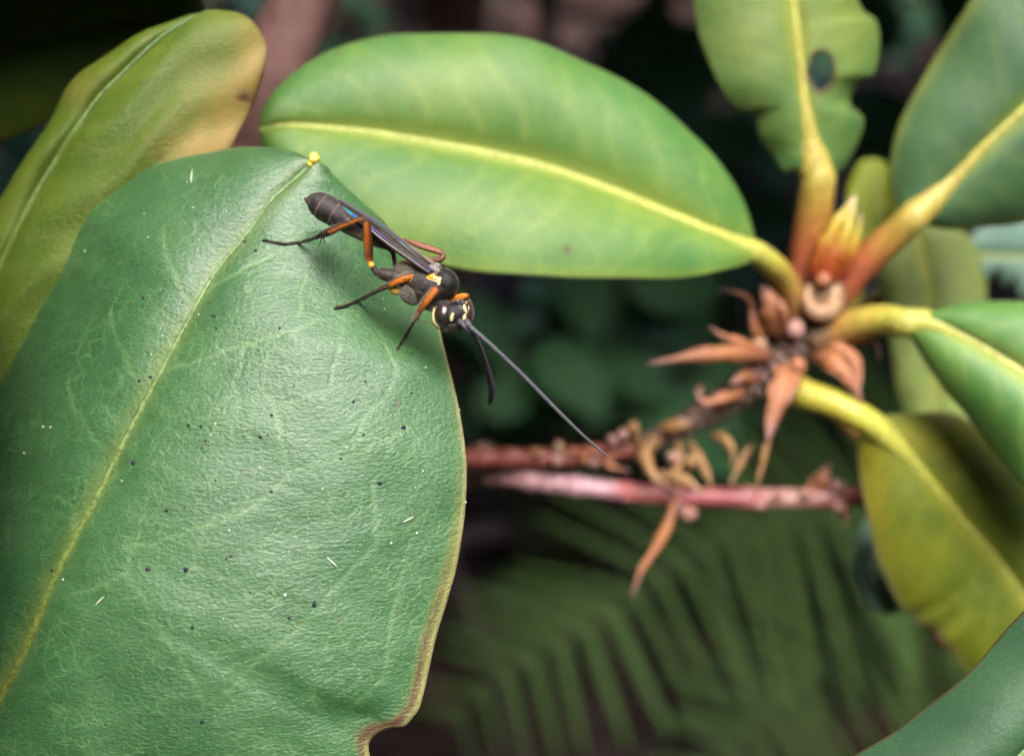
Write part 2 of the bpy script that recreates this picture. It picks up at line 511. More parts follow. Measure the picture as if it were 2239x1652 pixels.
def leaf(parent, mid, left, right, mat, nl=90, nw=24, bulge=(2.0, 2.0), thick=0.35, groove=0.5, veins=10, vein_w=1.0,
         vein_lines=None, tint=None, brown=None, hole=None, petiole=None, pet_mat=None, rib_r=(1.1, 0.25), label=None,
         edge_fn=None, seed=1, rim_w=0.05, wave=0.4, vein_k=0.16, rib_k=0.7, name='leaf', rib_mat=None, relief=None):
    r = np.random.default_rng(seed)
    u = np.linspace(0, 1, nl)
    u = 0.5 * u + 0.5 * (0.5 - 0.5 * np.cos(math.pi * u))
    cm = resample(P(catmull(mid)), nl, power=u)
    cl = resample(P(catmull(left)), nl, power=u)
    cr = resample(P(catmull(right)), nl, power=u)
    tan = np.gradient(cm, axis=0)
    tan /= np.linalg.norm(tan, axis=1)[:, None] + 1e-12
    cols = np.concatenate([-np.linspace(1, 0, nw + 1) ** 0.85, np.linspace(0, 1, nw + 1)[1:] ** 0.85])
    nc = len(cols)
    G = np.zeros((nl, nc, 3))
    n_ref = np.cross(cr - cl, tan)
    n_ref /= np.linalg.norm(n_ref, axis=1)[:, None] + 1e-9
    flip = np.sign(np.mean(n_ref @ -FWD)) or 1
    n_ref *= flip
    # smooth the reference normal along the leaf
    k = np.ones(9) / 9
    n_ref = np.stack([np.convolve(np.pad(n_ref[:, i], 4, 'edge'), k, 'valid') for i in range(3)], 1)
    env = np.clip(np.sin(math.pi * np.clip(u, 0, 1)), 0, 1) ** 0.6
    ph = r.uniform(0, 6.28, 6)
    for j, s in enumerate(cols):
        e = cl if s < 0 else cr
        a = abs(s)
        b = bulge[0] if s < 0 else bulge[1]
        prof = b * (1 - (2 * a - 1) ** 2) - groove * math.exp(-(a / 0.09) ** 2)
        wv = wave * a * a * (np.sin(u * 17 + ph[0] + (s > 0) * 2) + 0.6 * np.sin(u * 31 + ph[1] + (s > 0)))
        G[:, j] = cm * (1 - a) + e * a + n_ref * ((prof + wv) * env * 0.001)[:, None]
    V = G.reshape(-1, 3)
    T = np.repeat(u, nc)
    S = np.tile(cols, nl)
    A = np.abs(S)
    v2 = proj(V)[:, :2]
    # veins
    vein = np.zeros(len(V))
    if vein_lines is not None:
        for ln, w in vein_lines:
            d = poly_dist(v2, jag(ln, 22, 2.6, r))
            vein = np.maximum(vein, 0.58 * np.exp(-(d / w) ** 2))
    wid = np.linalg.norm(cr - cl, axis=1).max() * 500 + 1e-6
    if veins:
        Lm = np.sum(np.linalg.norm(np.diff(cm, axis=0), axis=1)) * 1000
        for sd in (-1, 1):
            for i in range(veins):
                t0 = 0.04 + 0.9 * (i + r.uniform(-0.2, 0.2)) / veins
                sl = r.uniform(0.10, 0.16)
                tt = t0 + sl * A ** 1.25 + 0.008 * np.sin(A * r.uniform(8, 15) + r.uniform(0, 6))
                d = np.abs(T - tt) * Lm
                w = vein_w * (0.55 - 0.3 * A)
                g = np.exp(-(d / w) ** 2) * (1 - A) ** 0.5 * vein_k * (np.sign(S) == sd)
                vein = np.maximum(vein, g)
    vein = np.maximum(vein, rib_k * np.exp(-(A * wid / rib_r[0] / 0.8) ** 2))
    if relief is not None:
        V = V + np.repeat(n_ref, nc, axis=0) * (relief(v2, T, S) * 0.001)[:, None]
    V = V - np.repeat(n_ref, nc, axis=0) * (vein * 0.14 * vein_w * 0.001)[:, None]
    rim = np.clip((A - (1 - rim_w)) / rim_w, 0, 1) ** 1.5
    tv = tint(v2, T, S) if tint else np.zeros(len(V))
    bv = brown(v2, T, S) if brown else np.zeros(len(V))
    # the blade's back
    Gn = V.reshape(nl, nc, 3)
    du = np.gradient(Gn, axis=0)
    dv = np.gradient(Gn, axis=1)
    nn = np.cross(dv, du).reshape(-1, 3)
    nn /= np.linalg.norm(nn, axis=1)[:, None] + 1e-12
    nn *= np.sign(np.sum(nn * np.repeat(n_ref, nc, axis=0), axis=1))[:, None]
    th = thick * 0.001 * (1 - 0.45 * A)
    B = V - nn * th[:, None]
    n0 = len(V)
    idx = np.arange(n0).reshape(nl, nc)
    q = np.stack([idx[:-1, :-1], idx[:-1, 1:], idx[1:, 1:], idx[1:, :-1]], -1).reshape(-1, 4)
    if hole is not None:
        ce = v2[q].mean(1)
        dd = np.sqrt(((ce[:, 0] - hole[0]) / hole[2]) ** 2 + ((ce[:, 1] - hole[1]) / hole[3]) ** 2)
        keep = dd > 1
        dv_ = np.sqrt(((v2[:, 0] - hole[0]) / hole[2]) ** 2 + ((v2[:, 1] - hole[1]) / hole[3]) ** 2)
        bv = np.maximum(bv, np.clip(1.25 - (dv_ - 1) * 3.5, 0, 1) * (dv_ < 1.5))
        q = q[keep]
    fl = flip > 0
    # orientation: front faces look along +nn
    a0, a1, a2 = V[q[len(q) // 2][0]], V[q[len(q) // 2][1]], V[q[len(q) // 2][2]]
    if np.cross(a1 - a0, a2 - a0) @ nn[q[len(q) // 2][0]] < 0:
        q = q[:, ::-1]
    cnt = {}
    for f in q:
        for i in range(4):
            e = (int(f[i]), int(f[(i + 1) % 4]))
            cnt[e] = 1
    F = [tuple(f) for f in q] + [tuple(int(i) + n0 for i in f[::-1]) for f in q]
    for (a, b) in cnt:
        if (b, a) not in cnt:
            F.append((a, a + n0, b + n0, b))
    att = {'vein': np.concatenate([vein, vein]), 'rim': np.concatenate([rim, np.minimum(1, rim + 0.2)]),
           'tint': np.concatenate([tv, tv]), 'brown': np.concatenate([bv, bv])}
    o = mobj(name, np.vstack([V, B]), F, mat, parent, att, label)
    # midrib and leaf stalk: one tapering rib, sunk in the blade
    pts = cm + n_ref * ((-groove + 0.02) * env * 0.001)[:, None]
    n_pet = 0
    if petiole is not None:
        pc = resample(P(catmull(petiole)), 26)
        n_pet = len(pc)
        pts = np.vstack([pc[:-1], pts])
    m = len(pts)
    along = np.linspace(0, 1, m)
    L = np.concatenate([[0], np.cumsum(np.linalg.norm(np.diff(pts, axis=0), axis=1))])
    along = L / L[-1]
    if n_pet:
        Lp = along[n_pet - 1]
        col = np.where(along < Lp, along / Lp * 0.8, 0.8 + 0.2 * (along - Lp) / (1 - Lp))
        rad = np.where(along < Lp, rib_r[0] * (1.25 - 0.25 * along / Lp), 0)
        rest = rib_r[0] * np.clip(1 - (along - Lp) / (1 - Lp), 0, 1) ** 1.2 * 0.34 + rib_r[1]
        bl = np.clip((along - Lp) / 0.22, 0, 1)
        bl = bl * bl * (3 - 2 * bl)
        rad = np.where(along < Lp, rib_r[0] * (1.2 - 0.2 * along / Lp), rest * bl + rib_r[0] * (1 - bl))
    else:
        col = along
        rad = rib_r[0] * (1 - along) ** 1.0 + rib_r[1]
    sink = np.zeros(m)
    sink[m - nl:] = 1
    sink = np.convolve(np.pad(np.roll(sink, 12), 15, 'edge'), np.ones(31) / 31, 'valid') if n_pet else sink
    sink = sink * 0.5 * rad * 0.001
    nfull = np.vstack([np.repeat(n_ref[:1], m - nl, axis=0), n_ref])
    pts = pts - nfull * sink[:, None]
    tv_, tf_ = tube(pts, rad * 0.001, 10)
    ac = np.concatenate([np.repeat(col, 10), [col[0], col[-1]]])
    mobj('petiole' if n_pet else 'midrib', tv_, tf_, rib_mat or pet_mat or M['petiole_yellow'], o, {'along': ac})
    o_data = dict(obj=o, V=V, v2=v2, nn=nn, A=A)
    return o_data


def bump2(v2, x, y, rx, ry=None):
    ry = ry or rx
    return np.exp(-((v2[:, 0] - x) / rx) ** 2 - ((v2[:, 1] - y) / ry) ** 2)


near = thing('rhododendron_shoot', tuple(P([(-330, 2050, 150)])[0]), 'leafy evergreen shoot whose broad dusty green leaf carries the wasp', 'plant', 'leafy shoots')

# --- the broad leaf with the wasp
c6 = lambda pts: [(0.4861 * x, 466.5 + 0.4861 * y) for x, y in pts]
c7 = lambda pts: [(0.4861 * x, 1010.6 + 0.4861 * y) for x, y in pts]
VL = [
    (c6([(700, 720), (800, 685), (900, 650), (1000, 620), (1100, 590), (1220, 560), (1350, 520), (1420, 480)]), 4.0),
    (c6([(850, 390), (820, 350), (790, 260), (745, 170), (740, 60)]), 3.5),
    (c6([(640, 760), (600, 720), (560, 640), (520, 540), (500, 430)]), 3.5),
    (c6([(900, 370), (1000, 300), (1120, 235), (1230, 190)]), 3.5),
    (c6([(1540, 520), (1510, 620), (1500, 700), (1480, 790)]), 3.0),
    (c6([(1780, 700), (1760, 660), (1740, 600), (1700, 520)]), 3.0),
    (c6([(1780, 700), (1770, 760), (1700, 860), (1650, 900), (1620, 980), (1590, 1040)]), 3.0),
    (c6([(1300, 1160), (1270, 1050), (1260, 960), (1230, 870), (1190, 790)]), 3.2),
    (c6([(1300, 1160), (1400, 1130), (1530, 1100), (1660, 1060), (1800, 980)]), 3.0),
    (c6([(1300, 1160), (1230, 1230), (1180, 1280), (1050, 1350), (900, 1400), (700, 1480), (560, 1500)]), 4.0),
    (c6([(480, 1060), (430, 1020), (380, 940), (340, 880), (300, 760)]), 3.5),
    (c6([(1330, 480), (1350, 400), (1360, 330), (1370, 250)]), 2.6),
    (c6([(1060, 800), (1000, 870), (900, 930)]), 2.4), (c6([(1230, 870), (1330, 830), (1480, 790)]), 2.4),
    (c6([(1100, 590), (1080, 700), (1060, 800), (1090, 930), (1140, 1010)]), 2.4),
    (c6([(1680, 1190), (1680, 1290), (1690, 1440)]), 3.0),
    (c7([(1290, 790), (1200, 860), (1130, 910), (1060, 1000), (950, 1080)]), 3.6),
    (c7([(1290, 790), (1400, 680), (1500, 570), (1590, 470), (1690, 370), (1680, 250), (1670, 80)]), 3.4),
    (c7([(870, 460), (950, 490), (1050, 530), (1150, 590), (1290, 640), (1420, 670)]), 3.0),
    (c7([(760, 800), (830, 900), (900, 1040), (920, 1100)]), 3.4), (c7([(580, 490), (480, 540), (380, 580), (300, 600)]), 3.6),
    (c7([(580, 490), (590, 380), (640, 250), (700, 100)]), 2.6), (c7([(580, 490), (660, 640), (760, 800)]), 3.0),
    (c7([(270, 160), (350, 220), (330, 330)]), 3.4),
    (c7([(1450, 830), (1600, 825), (1740, 815), (1740, 960), (1650, 1040), (1560, 1110)]), 3.0),
    (c7([(1850, 340), (1800, 480), (1770, 650), (1740, 815)]), 3.0), (c7([(1690, 330), (1800, 320), (1940, 210)]), 2.6),
    (c7([(1180, 210), (1050, 240), (930, 300), (870, 460)]), 3.2),
]
mid1 = [(-160, 1860, 112), (-80, 1680, 109), (-20, 1550, 107.3), (40, 1430, 106), (110, 1260, 105), (200, 1090, 104.8), (290, 910, 105.5), (405, 700, 107), (470, 590, 108.3), (530, 520, 109.3), (590, 440, 110.4), (650, 385, 111.6), (686, 352, 112.4)]
left1 = [(-160, 1860, 112), (-210, 1700, 122), (-240, 1500, 132), (-225, 1300, 137), (-190, 1100, 138), (-125, 900, 136), (-60, 760, 133), (0, 655, 130), (80, 555, 125.5), (170, 450, 121), (300, 375, 118.5), (380, 350, 117.5), (450, 335, 116.5), (520, 323, 115.5), (580, 322, 114.5), (640, 331, 113.2), (686, 352, 112.4)]
right1 = [(-160, 1860, 112), (50, 1950, 112), (300, 1960, 111), (600, 1890, 109.5), (790, 1790, 108), (822, 1710, 107.2), (808, 1650, 106.6), (806, 1625, 106.6), (822, 1604, 106.6), (850, 1592, 106.6), (884, 1588, 106.7), (902, 1568, 106.8), (920, 1540, 107), (940, 1450, 107.2), (955, 1380, 107.5), (977, 1310, 107.8), (998, 1230, 108), (1012, 1150, 108.3), (1020, 1070, 108.6), (1022, 1010, 109), (1015, 950, 109.4), (1005, 890, 109.8), (990, 830, 110.3), (970, 755, 113), (953, 685, 115.4), (925, 620, 117), (885, 555, 117.4), (843, 482, 116.6), (800, 447, 115.4), (764, 415, 113.9), (735, 388, 113.2), (712, 362, 112.6), (686, 352, 112.4)]


def tint1(v, T, S):
    d = poly_dist(v, [(q[0], q[1]) for q in mid1])
    e = np.clip((np.abs(S) - 0.958) / 0.02, 0, 1) * (S > 0) * np.clip((v[:, 1] - 640) / 200, 0, 1)
    return np.clip(0.18 * np.exp(-(d / 22) ** 2) + 0.5 * e * np.clip((v[:, 1] - 900) / 400, 0.25, 1), 0, 1)


def brown1(v, T, S):
    e = np.exp(-((np.abs(S) - 0.978) / 0.008) ** 2) * (S > 0)
    z = np.clip((v[:, 1] - 1150) / 250, 0, 1)
    n = bump2(v, 850, 1605, 60, 30) * np.clip((np.abs(S) - 0.93) / 0.05, 0, 1)
    le = np.clip((np.abs(S) - 0.93) / 0.06, 0, 1) * (S < 0) * bump2(v, 110, 520, 60, 60) * 0.8
    dots = sum(bump2(v, x, y, 5) * k for x, y, k in [(405, 745, .5), (530, 930, .5), (870, 885, .8), (660, 980, .5), (540, 1030, .6), (445, 975, .5), (870, 1330, .7), (740, 1355, .5), (795, 1140, .5), (900, 1130, .5), (300, 615, .4), (770, 855, .4)])
    return np.clip(0.9 * e * z + n + le + dots, 0, 1)


_rr = np.random.default_rng(3)
_wk = [(_rr.uniform(60, 980), _rr.uniform(380, 1650), _rr.uniform(0, 6.28)) for _ in range(1)]


def relief1(v, T, S):
    x, y = v[:, 0], v[:, 1]
    big = 0.12 * np.sin(x / 47 + 1.3 * np.sin(y / 61)) * np.sin(y / 39 + np.sin(x / 73))
    wr = 0.018 * np.sin(y / 7.5 + 2.2 * np.sin(x / 40) + 1.5 * np.sin(y / 31 + x / 55))
    dimple = -0.35 * bump2(v, 690, 520, 26, 12) - 0.5 * bump2(v, 800, 1560, 60, 24) + 0.5 * bump2(v, 690, 560, 40, 30)
    drop = -1.1 * bump2(v, 850, 620, 90, 120) * np.clip(S * 1.6 - 0.5, 0, 1)
    # ridge beside the folded midrib
    return big + wr + dimple + drop


L1 = leaf(near, mid1, left1, right1, M['leaf_fore'], nl=330, nw=110, bulge=(3.0, 4.4), thick=0.5, groove=0.55, veins=0,
          vein_lines=VL, tint=tint1, brown=brown1, rib_r=(0.55, 0.16), rib_mat=M['midrib_fore'], rim_w=0.016, wave=0.25, relief=relief1, seed=4,
          label='broad dusty green leaf with black specks and a chewed notch')
L1o = L1['obj']


def surf(vx, vy):
    """front surface of the broad leaf under a place in the photo: world point, normal, depth"""
    i = int(np.argmin((L1['v2'][:, 0] - vx) ** 2 + (L1['v2'][:, 1] - vy) ** 2))
    p = L1['V'][i]
    return p, L1['nn'][i], (p - CAM) @ FWD * 1000


# yellow gland on the tip
p0 = P([(688, 346, 112.4)])[0]
gv, gf = ellipsoid(P([(687, 346, 112.0)])[0], np.eye(3) * 0.00062, 20, 12)
gv += 0.00008 * np.sin(gv * 9000)
sv, sf = tube(np.linspace(P([(676, 362, 111.9)])[0], P([(687, 347, 112.0)])[0], 8), np.linspace(0.00028, 0.0004, 8), 10)
mobj('tip_gland', *merge([(gv, gf), (sv, sf)]), M['gland'], L1o)

# dark fungal spots and pale grains lying on the leaf
dots6 = [(1100, 130, 6), (1150, 167, 7), (625, 231, 6), (648, 231, 3), (640, 384, 7), (645, 408, 4), (960, 456, 9), (974, 517, 6), (1258, 508, 6), (627, 756, 7), (684, 740, 7), (1226, 901, 7),
         (844, 958, 7), (904, 965, 8), (965, 908, 4), (900, 902, 3), (922, 1028, 5), (911, 1054, 4), (913, 1076, 4), (1175, 1013, 8), (1206, 1002, 4), (1194, 1028, 3), (597, 1130, 10), (968, 1192, 5),
         (1225, 1248, 8), (758, 1328, 8), (839, 1311, 4), (1856, 803, 6), (1594, 838, 6), (1640, 748, 5), (1325, 777, 4), (1820, 965, 10), (1634, 1005, 6), (1530, 1097, 6), (1703, 1213, 9), (1390, 1397, 4), (1165, 617, 3), (823, 402, 3),
         (1850, 633, 6), (548, 1004, 4), (530, 1101, 4), (195, 280, 8), (175, 494, 5)]
dots7 = [(666, 474, 10), (828, 486, 11), (1022, 428, 6), (1037, 430, 7), (1418, 640, 11), (1300, 692, 7), (862, 743, 8), (1122, 586, 5), (900, 1165, 9), (235, 488, 8)]
tips = [(0.4861 * x, 466.5 + 0.4861 * y, r) for x, y, r in dots6] + [(0.4861 * x, 1010.6 + 0.4861 * y, r) for x, y, r in dots7]
_rs = np.random.default_rng(44)
for _ in range(170):
    ln = VL[_rs.integers(len(VL))][0]
    a_ = np.array(ln[_rs.integers(len(ln))])
    q_ = a_ + _rs.normal(0, 45, 2)
    if 30 < q_[0] < 960 and 420 < q_[1] < 1640:
        tips.append((q_[0], q_[1], _rs.uniform(0.9, 2.6)))
parts = []
for x, y, r in tips:
    p, n, d = surf(x, y)
    rr = r * 0.4861 * 1.1 * d * 0.4663 / 1119.5 * 0.001
    t1 = np.cross(n, [0.3, 0.5, 0.8])
    t1 /= np.linalg.norm(t1)
    t2 = np.cross(n, t1)
    k = random.uniform(0.8, 1.25)
    ev, ef = ellipsoid(p + n * rr * 0.15, np.array([t1 * rr * k, t2 * rr / k, n * rr * 0.55]), 9, 6)
    ev += np.array([[random.uniform(-1, 1) for _ in range(3)] for _ in ev]) * rr * 0.14
    parts.append((ev, ef))
mobj('dark_spots', *merge(parts), M['speck'], L1o, kind='stuff')
white6 = [(672, 104, 4), (737, 549, 5), (968, 952, 6), (686, 631, 3), (1075, 670, 4), (1374, 702, 6), (1713, 698, 5), (1918, 690, 5), (1791, 742, 5), (1168, 1142, 6), (1725, 425, 6), (1867, 478, 6), (1722, 374, 4),
          (232, 956, 6), (190, 965, 6), (105, 1080, 5), (65, 654, 5), (16, 611, 6), (540, 1203, 5), (386, 165, 5), (183, 240, 5), (945, 997, 3), (1909, 1156, 5), (1868, 1226, 4), (1455, 1237, 4), (1870, 1437, 5),
          (1035, 1435, 6), (250, 64, 6), (180, 112, 5), (168, 128, 5), (890, 455, 4), (1434, 421, 3), (1186, 882, 4), (2086, 1302, 5), (2070, 1010, 4), (2075, 880, 4), (1810, 955, 4), (1830, 962, 4)]
white7 = [(1870, 323, 7), (1768, 356, 7), (1274, 599, 8), (278, 519, 6), (1000, 702, 3), (1035, 316, 6)]
wl = [(0.4861 * x, 466.5 + 0.4861 * y, r) for x, y, r in white6] + [(0.4861 * x, 1010.6 + 0.4861 * y, r) for x, y, r in white7] + [(422, 457, 5), (315, 464, 3), (410, 397, 3), (496, 462, 3)]
parts = []
for x, y, r in wl:
    p, n, d = surf(x, y)
    rr = max(r, 4) * 0.4861 * 0.75 * d * 0.4663 / 1119.5 * 0.001
    ev, ef = ellipsoid(p + n * rr * 0.6, np.eye(3) * rr, 9, 6)
    ev += np.array([[random.uniform(-1, 1) for _ in range(3)] for _ in ev]) * rr * 0.12
    parts.append((ev, ef))
for (x0, y0), (x1, y1) in [((717, 1220), (738, 1238)), ((208, 1326), (226, 1306)), ((418, 402), (421, 372)), ((880, 1145), (905, 1130))]:
    p, n, d = surf(x0, y0)
    q, n2_, d2 = surf(x1, y1)
    parts.append(tube(np.linspace(p + n * 5e-5, q + n2_ * 5e-5, 6) + n * np.sin(np.linspace(0, 3.1, 6))[:, None] * 1e-4, [2e-5, 5e-5, 6e-5, 6e-5, 4e-5, 2e-5], 6))
dust = mobj('pollen_dust', *merge(parts), M['pollen'], None, kind='stuff')
dust['label'] = 'scattered pale pollen grains and fibres on the broad leaf'
dust['category'] = 'pollen'

# --- ageing leaf behind it
mid = [(-330, 1120, 122), (-180, 860, 121), (-60, 670, 120), (0, 565, 119.5), (60, 440, 119), (120, 340, 118.5), (200, 222, 118), (270, 150, 118), (340, 85, 118.3), (400, 45, 118.8), (452, 23, 119.5)]
left = [(-330, 1120, 122), (-300, 930, 124), (-200, 740, 124), (-90, 570, 124), (0, 440, 123.5), (50, 350, 123), (105, 262, 122.5), (165, 178, 122), (225, 128, 121.5), (300, 77, 121), (370, 48, 120.5), (420, 30, 120), (452, 23, 119.5)]
right = [(-330, 1120, 122), (-150, 1050, 121), (30, 930, 121), (200, 770, 121), (350, 570, 121), (450, 430, 120.5), (505, 335, 120), (525, 285, 120), (548, 232, 120), (567, 185, 120), (581, 145, 120), (584, 108, 120), (574, 74, 120), (552, 48, 120), (518, 28, 120), (484, 21, 119.8), (452, 23, 119.5)]


def tint_old(v, T, S):
    return np.clip(0.9 * bump2(v, 520, 270, 90, 110) + 0.75 * bump2(v, 560, 130, 45, 110) + 0.8 * bump2(v, 440, 330, 90, 50) + 0.3 * bump2(v, 150, 190, 60, 40), 0, 1)


def brown_old(v, T, S):
    return np.clip(1.0 * bump2(v, 533, 212, 14, 10) + 0.5 * bump2(v, 548, 214, 22, 12) + sum(0.7 * bump2(v, x, y, 7, 5) for x, y in [(318, 183), (135, 150), (240, 335), (318, 430), (225, 500), (165, 575), (350, 340)])
                   + 0.5 * np.clip((np.abs(S) - 0.95) / 0.04, 0, 1) * (S > 0), 0, 1)


leaf(near, mid, left, right, M['leaf_old'], nl=130, nw=44, bulge=(1.5, 2.6), thick=0.4, groove=0.7, veins=13, vein_w=1.2, tint=tint_old, brown=brown_old,
     rib_r=(0.45, 0.12), rib_k=0.35, rib_mat=M['midrib_fore'], rim_w=0.03, wave=0.35, seed=11,
     relief=lambda v, T, S: 0.25 * np.sin((v[:, 0] * 0.75 + v[:, 1]) / 21 + 1.2 * np.sin(v[:, 0] / 50)), label='yellowing green leaf with a browned rim and a dark spot')
# --- dark leaf at the back
mid = [(-420, 330, 140), (-250, 220, 138), (-80, 130, 136), (80, 80, 135), (250, 45, 134), (380, 25, 133), (447, 14, 133)]
left = [(-420, 330, 140), (-300, 120, 138), (-150, -60, 137), (50, -160, 136), (220, -150, 135), (350, -80, 134), (425, -25, 133.5), (447, 14, 133)]
right = [(-420, 330, 140), (-230, 370, 140), (-60, 330, 140), (80, 280, 139), (220, 215, 138), (330, 140, 136), (410, 75, 134.5), (440, 40, 133.5), (447, 14, 133)]
leaf(near, mid, left, right, M['leaf_old'], nl=80, nw=22, bulge=(1.5, 1.5), veins=9, rib_r=(0.6, 0.15), seed=12, rib_mat=M['midrib_fore'],
     brown=lambda v, T, S: np.clip(bump2(v, 440, 22, 16, 22), 0, 1), label='olive leaf with a browned tip behind the yellowing leaf')
# two unseen leaves added to the shoot to shade the others from beside and above
mid = [(-420, 2050, 122), (-290, 1700, 104), (-200, 1250, 94), (-150, 800, 90), (-120, 250, 90)]
left = [(-420, 2050, 122), (-480, 1800, 84), (-400, 1300, 72), (-290, 700, 74), (-190, 350, 80), (-120, 250, 90)]
right = [(-420, 2050, 122), (-330, 1850, 124), (-250, 1500, 122), (-170, 1050, 119), (-90, 650, 113), (-90, 400, 104), (-120, 250, 90)]
leaf(near, mid, left, right, M['leaf_dark'], nl=70, nw=16, bulge=(1.5, 1.5), veins=8, seed=13, rib_r=(0.6, 0.15), label='unseen dark leaf added to shade the left of the broad dusty leaf')
mid = [(-470, 120, 132), (-250, -130, 128), (0, -230, 127), (250, -240, 127), (430, -210, 127), (520, -180, 127)]
left = [(-470, 120, 132), (-380, -200, 142), (-120, -380, 142), (150, -420, 141), (370, -360, 138), (490, -270, 132), (520, -180, 127)]
right = [(-470, 120, 132), (-300, 60, 119), (-100, -50, 116), (150, -80, 116), (350, -90, 117), (480, -120, 122), (520, -180, 127)]
leaf(near, mid, left, right, M['leaf_dark'], nl=70, nw=16, bulge=(1.5, 1.5), veins=8, seed=14, rib_r=(0.6, 0.15), label='unseen dark leaf added to shade the olive leaf')
# stem of the near shoot
sp = P(catmull([(-330, 2050, 150), (-420, 1750, 140), (-430, 1400, 136), (-440, 1000, 140), (-480, 500, 148), (-500, 280, 150)]))
stv, stf = tube(sp, np.linspace(0.0036, 0.002, len(sp)), 14)
mobj('stem', stv, stf, M['bark_shoot'], near)
for a, b, m_ in [((-160, 1860, 112), (-425, 1740, 139), 'midrib_fore'), ((-330, 1120, 122), (-438, 1250, 137), 'petiole_yellow'), ((-420, 330, 140), (-485, 480, 147), 'petiole_yellow'), ((-420, 2050, 122), (-370, 2000, 148), 'midrib_fore'), ((-470, 120, 132), (-500, 300, 149), 'midrib_fore')]:
    pv = P(catmull([a, ((a[0] + b[0]) / 2, (a[1] + b[1]) / 2 + 20, (a[2] + b[2]) / 2), b]))
    tv_, tf_ = tube(pv, np.linspace(0.0010, 0.0016, len(pv)), 10)
    mobj('leaf_stalk', tv_, tf_, M[m_], near, {'along': np.concatenate([np.repeat(np.linspace(0.7, 0, len(pv)), 10), [0.7, 0]])})

# ------------------------------------------------------------------ the rosette
ros = thing('rhododendron_shoot', tuple(P([(1150, 1305, 168)])[0]), 'leaf rosette with orange stalks, dry brown bracts and a pointed bud', 'plant', 'leafy shoots')
# broad pale leaf
D0 = 146
mid = [(1655, 553, 142), (1580, 515, 139), (1500, 479, 137.5), (1400, 436, 136.5), (1300, 396, 135.5), (1200, 362, 134.5), (1100, 337, 133.5), (1000, 317, 132.5), (900, 300, 131.5), (800, 284, 130.7), (700, 275, 130), (620, 272, 129.5), (565, 285, 129.5)]
up = [(1655, 553, 142), (1648, 505, 142), (1636, 462, 141.5), (1612, 417, 141), (1562, 347, 140), (1512, 291, 139), (1442, 226, 138), (1350, 165, 137), (1250, 120, 136), (1150, 90, 135), (1050, 74, 134.3), (960, 70, 133.6), (880, 72, 133), (800, 84, 132.3), (720, 110, 131.6), (650, 155, 131), (600, 202, 130.4), (573, 246, 129.8), (565, 285, 129.5)]
lo = [(1655, 553, 142), (1642, 572, 140), (1580, 592, 136), (1500, 605, 133.5), (1400, 609, 131.5), (1250, 609, 129.5), (1100, 601, 128.5), (1000, 585, 128), (900, 557, 127.8), (800, 513, 127.6), (700, 455, 127.8), (620, 392, 128.4), (577, 328, 129), (565, 285, 129.5)]


def tint_mid(v, T, S):
    base = 0.55 * (S > 0) if True else 0
    d = poly_dist(v, [(q[0], q[1]) for q in mid])
    return np.clip(0.5 * np.exp(-(d / 34) ** 2) + 0.4 * bump2(v, 870, 490, 110, 70) + 0.35 * bump2(v, 1250, 450, 230, 70) + 0.3 * bump2(v, 1000, 200, 160, 90)
                   + 0.6 * np.clip((np.abs(S) - 0.85) / 0.15, 0, 1) * (v[:, 1] > 480), 0, 1)


leaf(ros, mid, up, lo, M['leaf_mid'], nl=150, nw=40, bulge=(2.4, 2.2), thick=0.5, groove=0.6, veins=10, vein_w=1.7, tint=tint_mid,
     brown=lambda v, T, S: np.clip(sum(k * bump2(v, x, y, 10) for x, y, k in [(1240, 545, .9), (910, 236, .5), (1500, 340, .4), (740, 110, .3)]), 0, 1),
     petiole=[(1752, 690, 151), (1735, 645, 149.5), (1712, 603, 147), (1690, 580, 144.5), (1655, 553, 142)], pet_mat=M['petiole_yellow'], rib_r=(1.6, 0.25), seed=21,
     rim_w=0.03, label='broad oval pale green leaf with a yellow midrib')
# chewed upright leaf
mid = [(1790, 392, 146), (1782, 350, 145), (1772, 300, 144), (1765, 250, 143), (1757, 180, 142), (1748, 100, 141), (1738, 0, 140), (1725, -110, 139), (1708, -230, 138.5), (1695, -300, 138.5)]
lf = [(1790, 392, 146), (1765, 385, 146), (1748, 372, 146), (1730, 378, 146), (1712, 372, 146), (1690, 338, 146), (1662, 300, 145.5), (1655, 272, 145), (1648, 248, 144.5), (1622, 248, 144.5), (1600, 228, 144), (1578, 200, 143.5), (1555, 152, 143), (1535, 92, 142), (1520, 30, 141.5), (1512, -40, 141), (1520, -130, 140), (1570, -230, 139), (1640, -290, 138.5), (1695, -300, 138.5)]
rt = [(1790, 392, 146), (1822, 388, 147), (1850, 362, 147), (1873, 315, 147), (1886, 268, 146.5), (1876, 245, 146), (1862, 232, 146), (1862, 210, 146), (1884, 180, 145.5), (1910, 166, 145), (1922, 130, 145), (1926, 80, 144.5), (1918, 44, 144), (1898, 30, 144), (1880, 14, 143.5), (1872, -20, 143), (1900, -60, 143), (1890, -150, 142), (1830, -240, 140), (1760, -290, 139), (1695, -300, 138.5)]
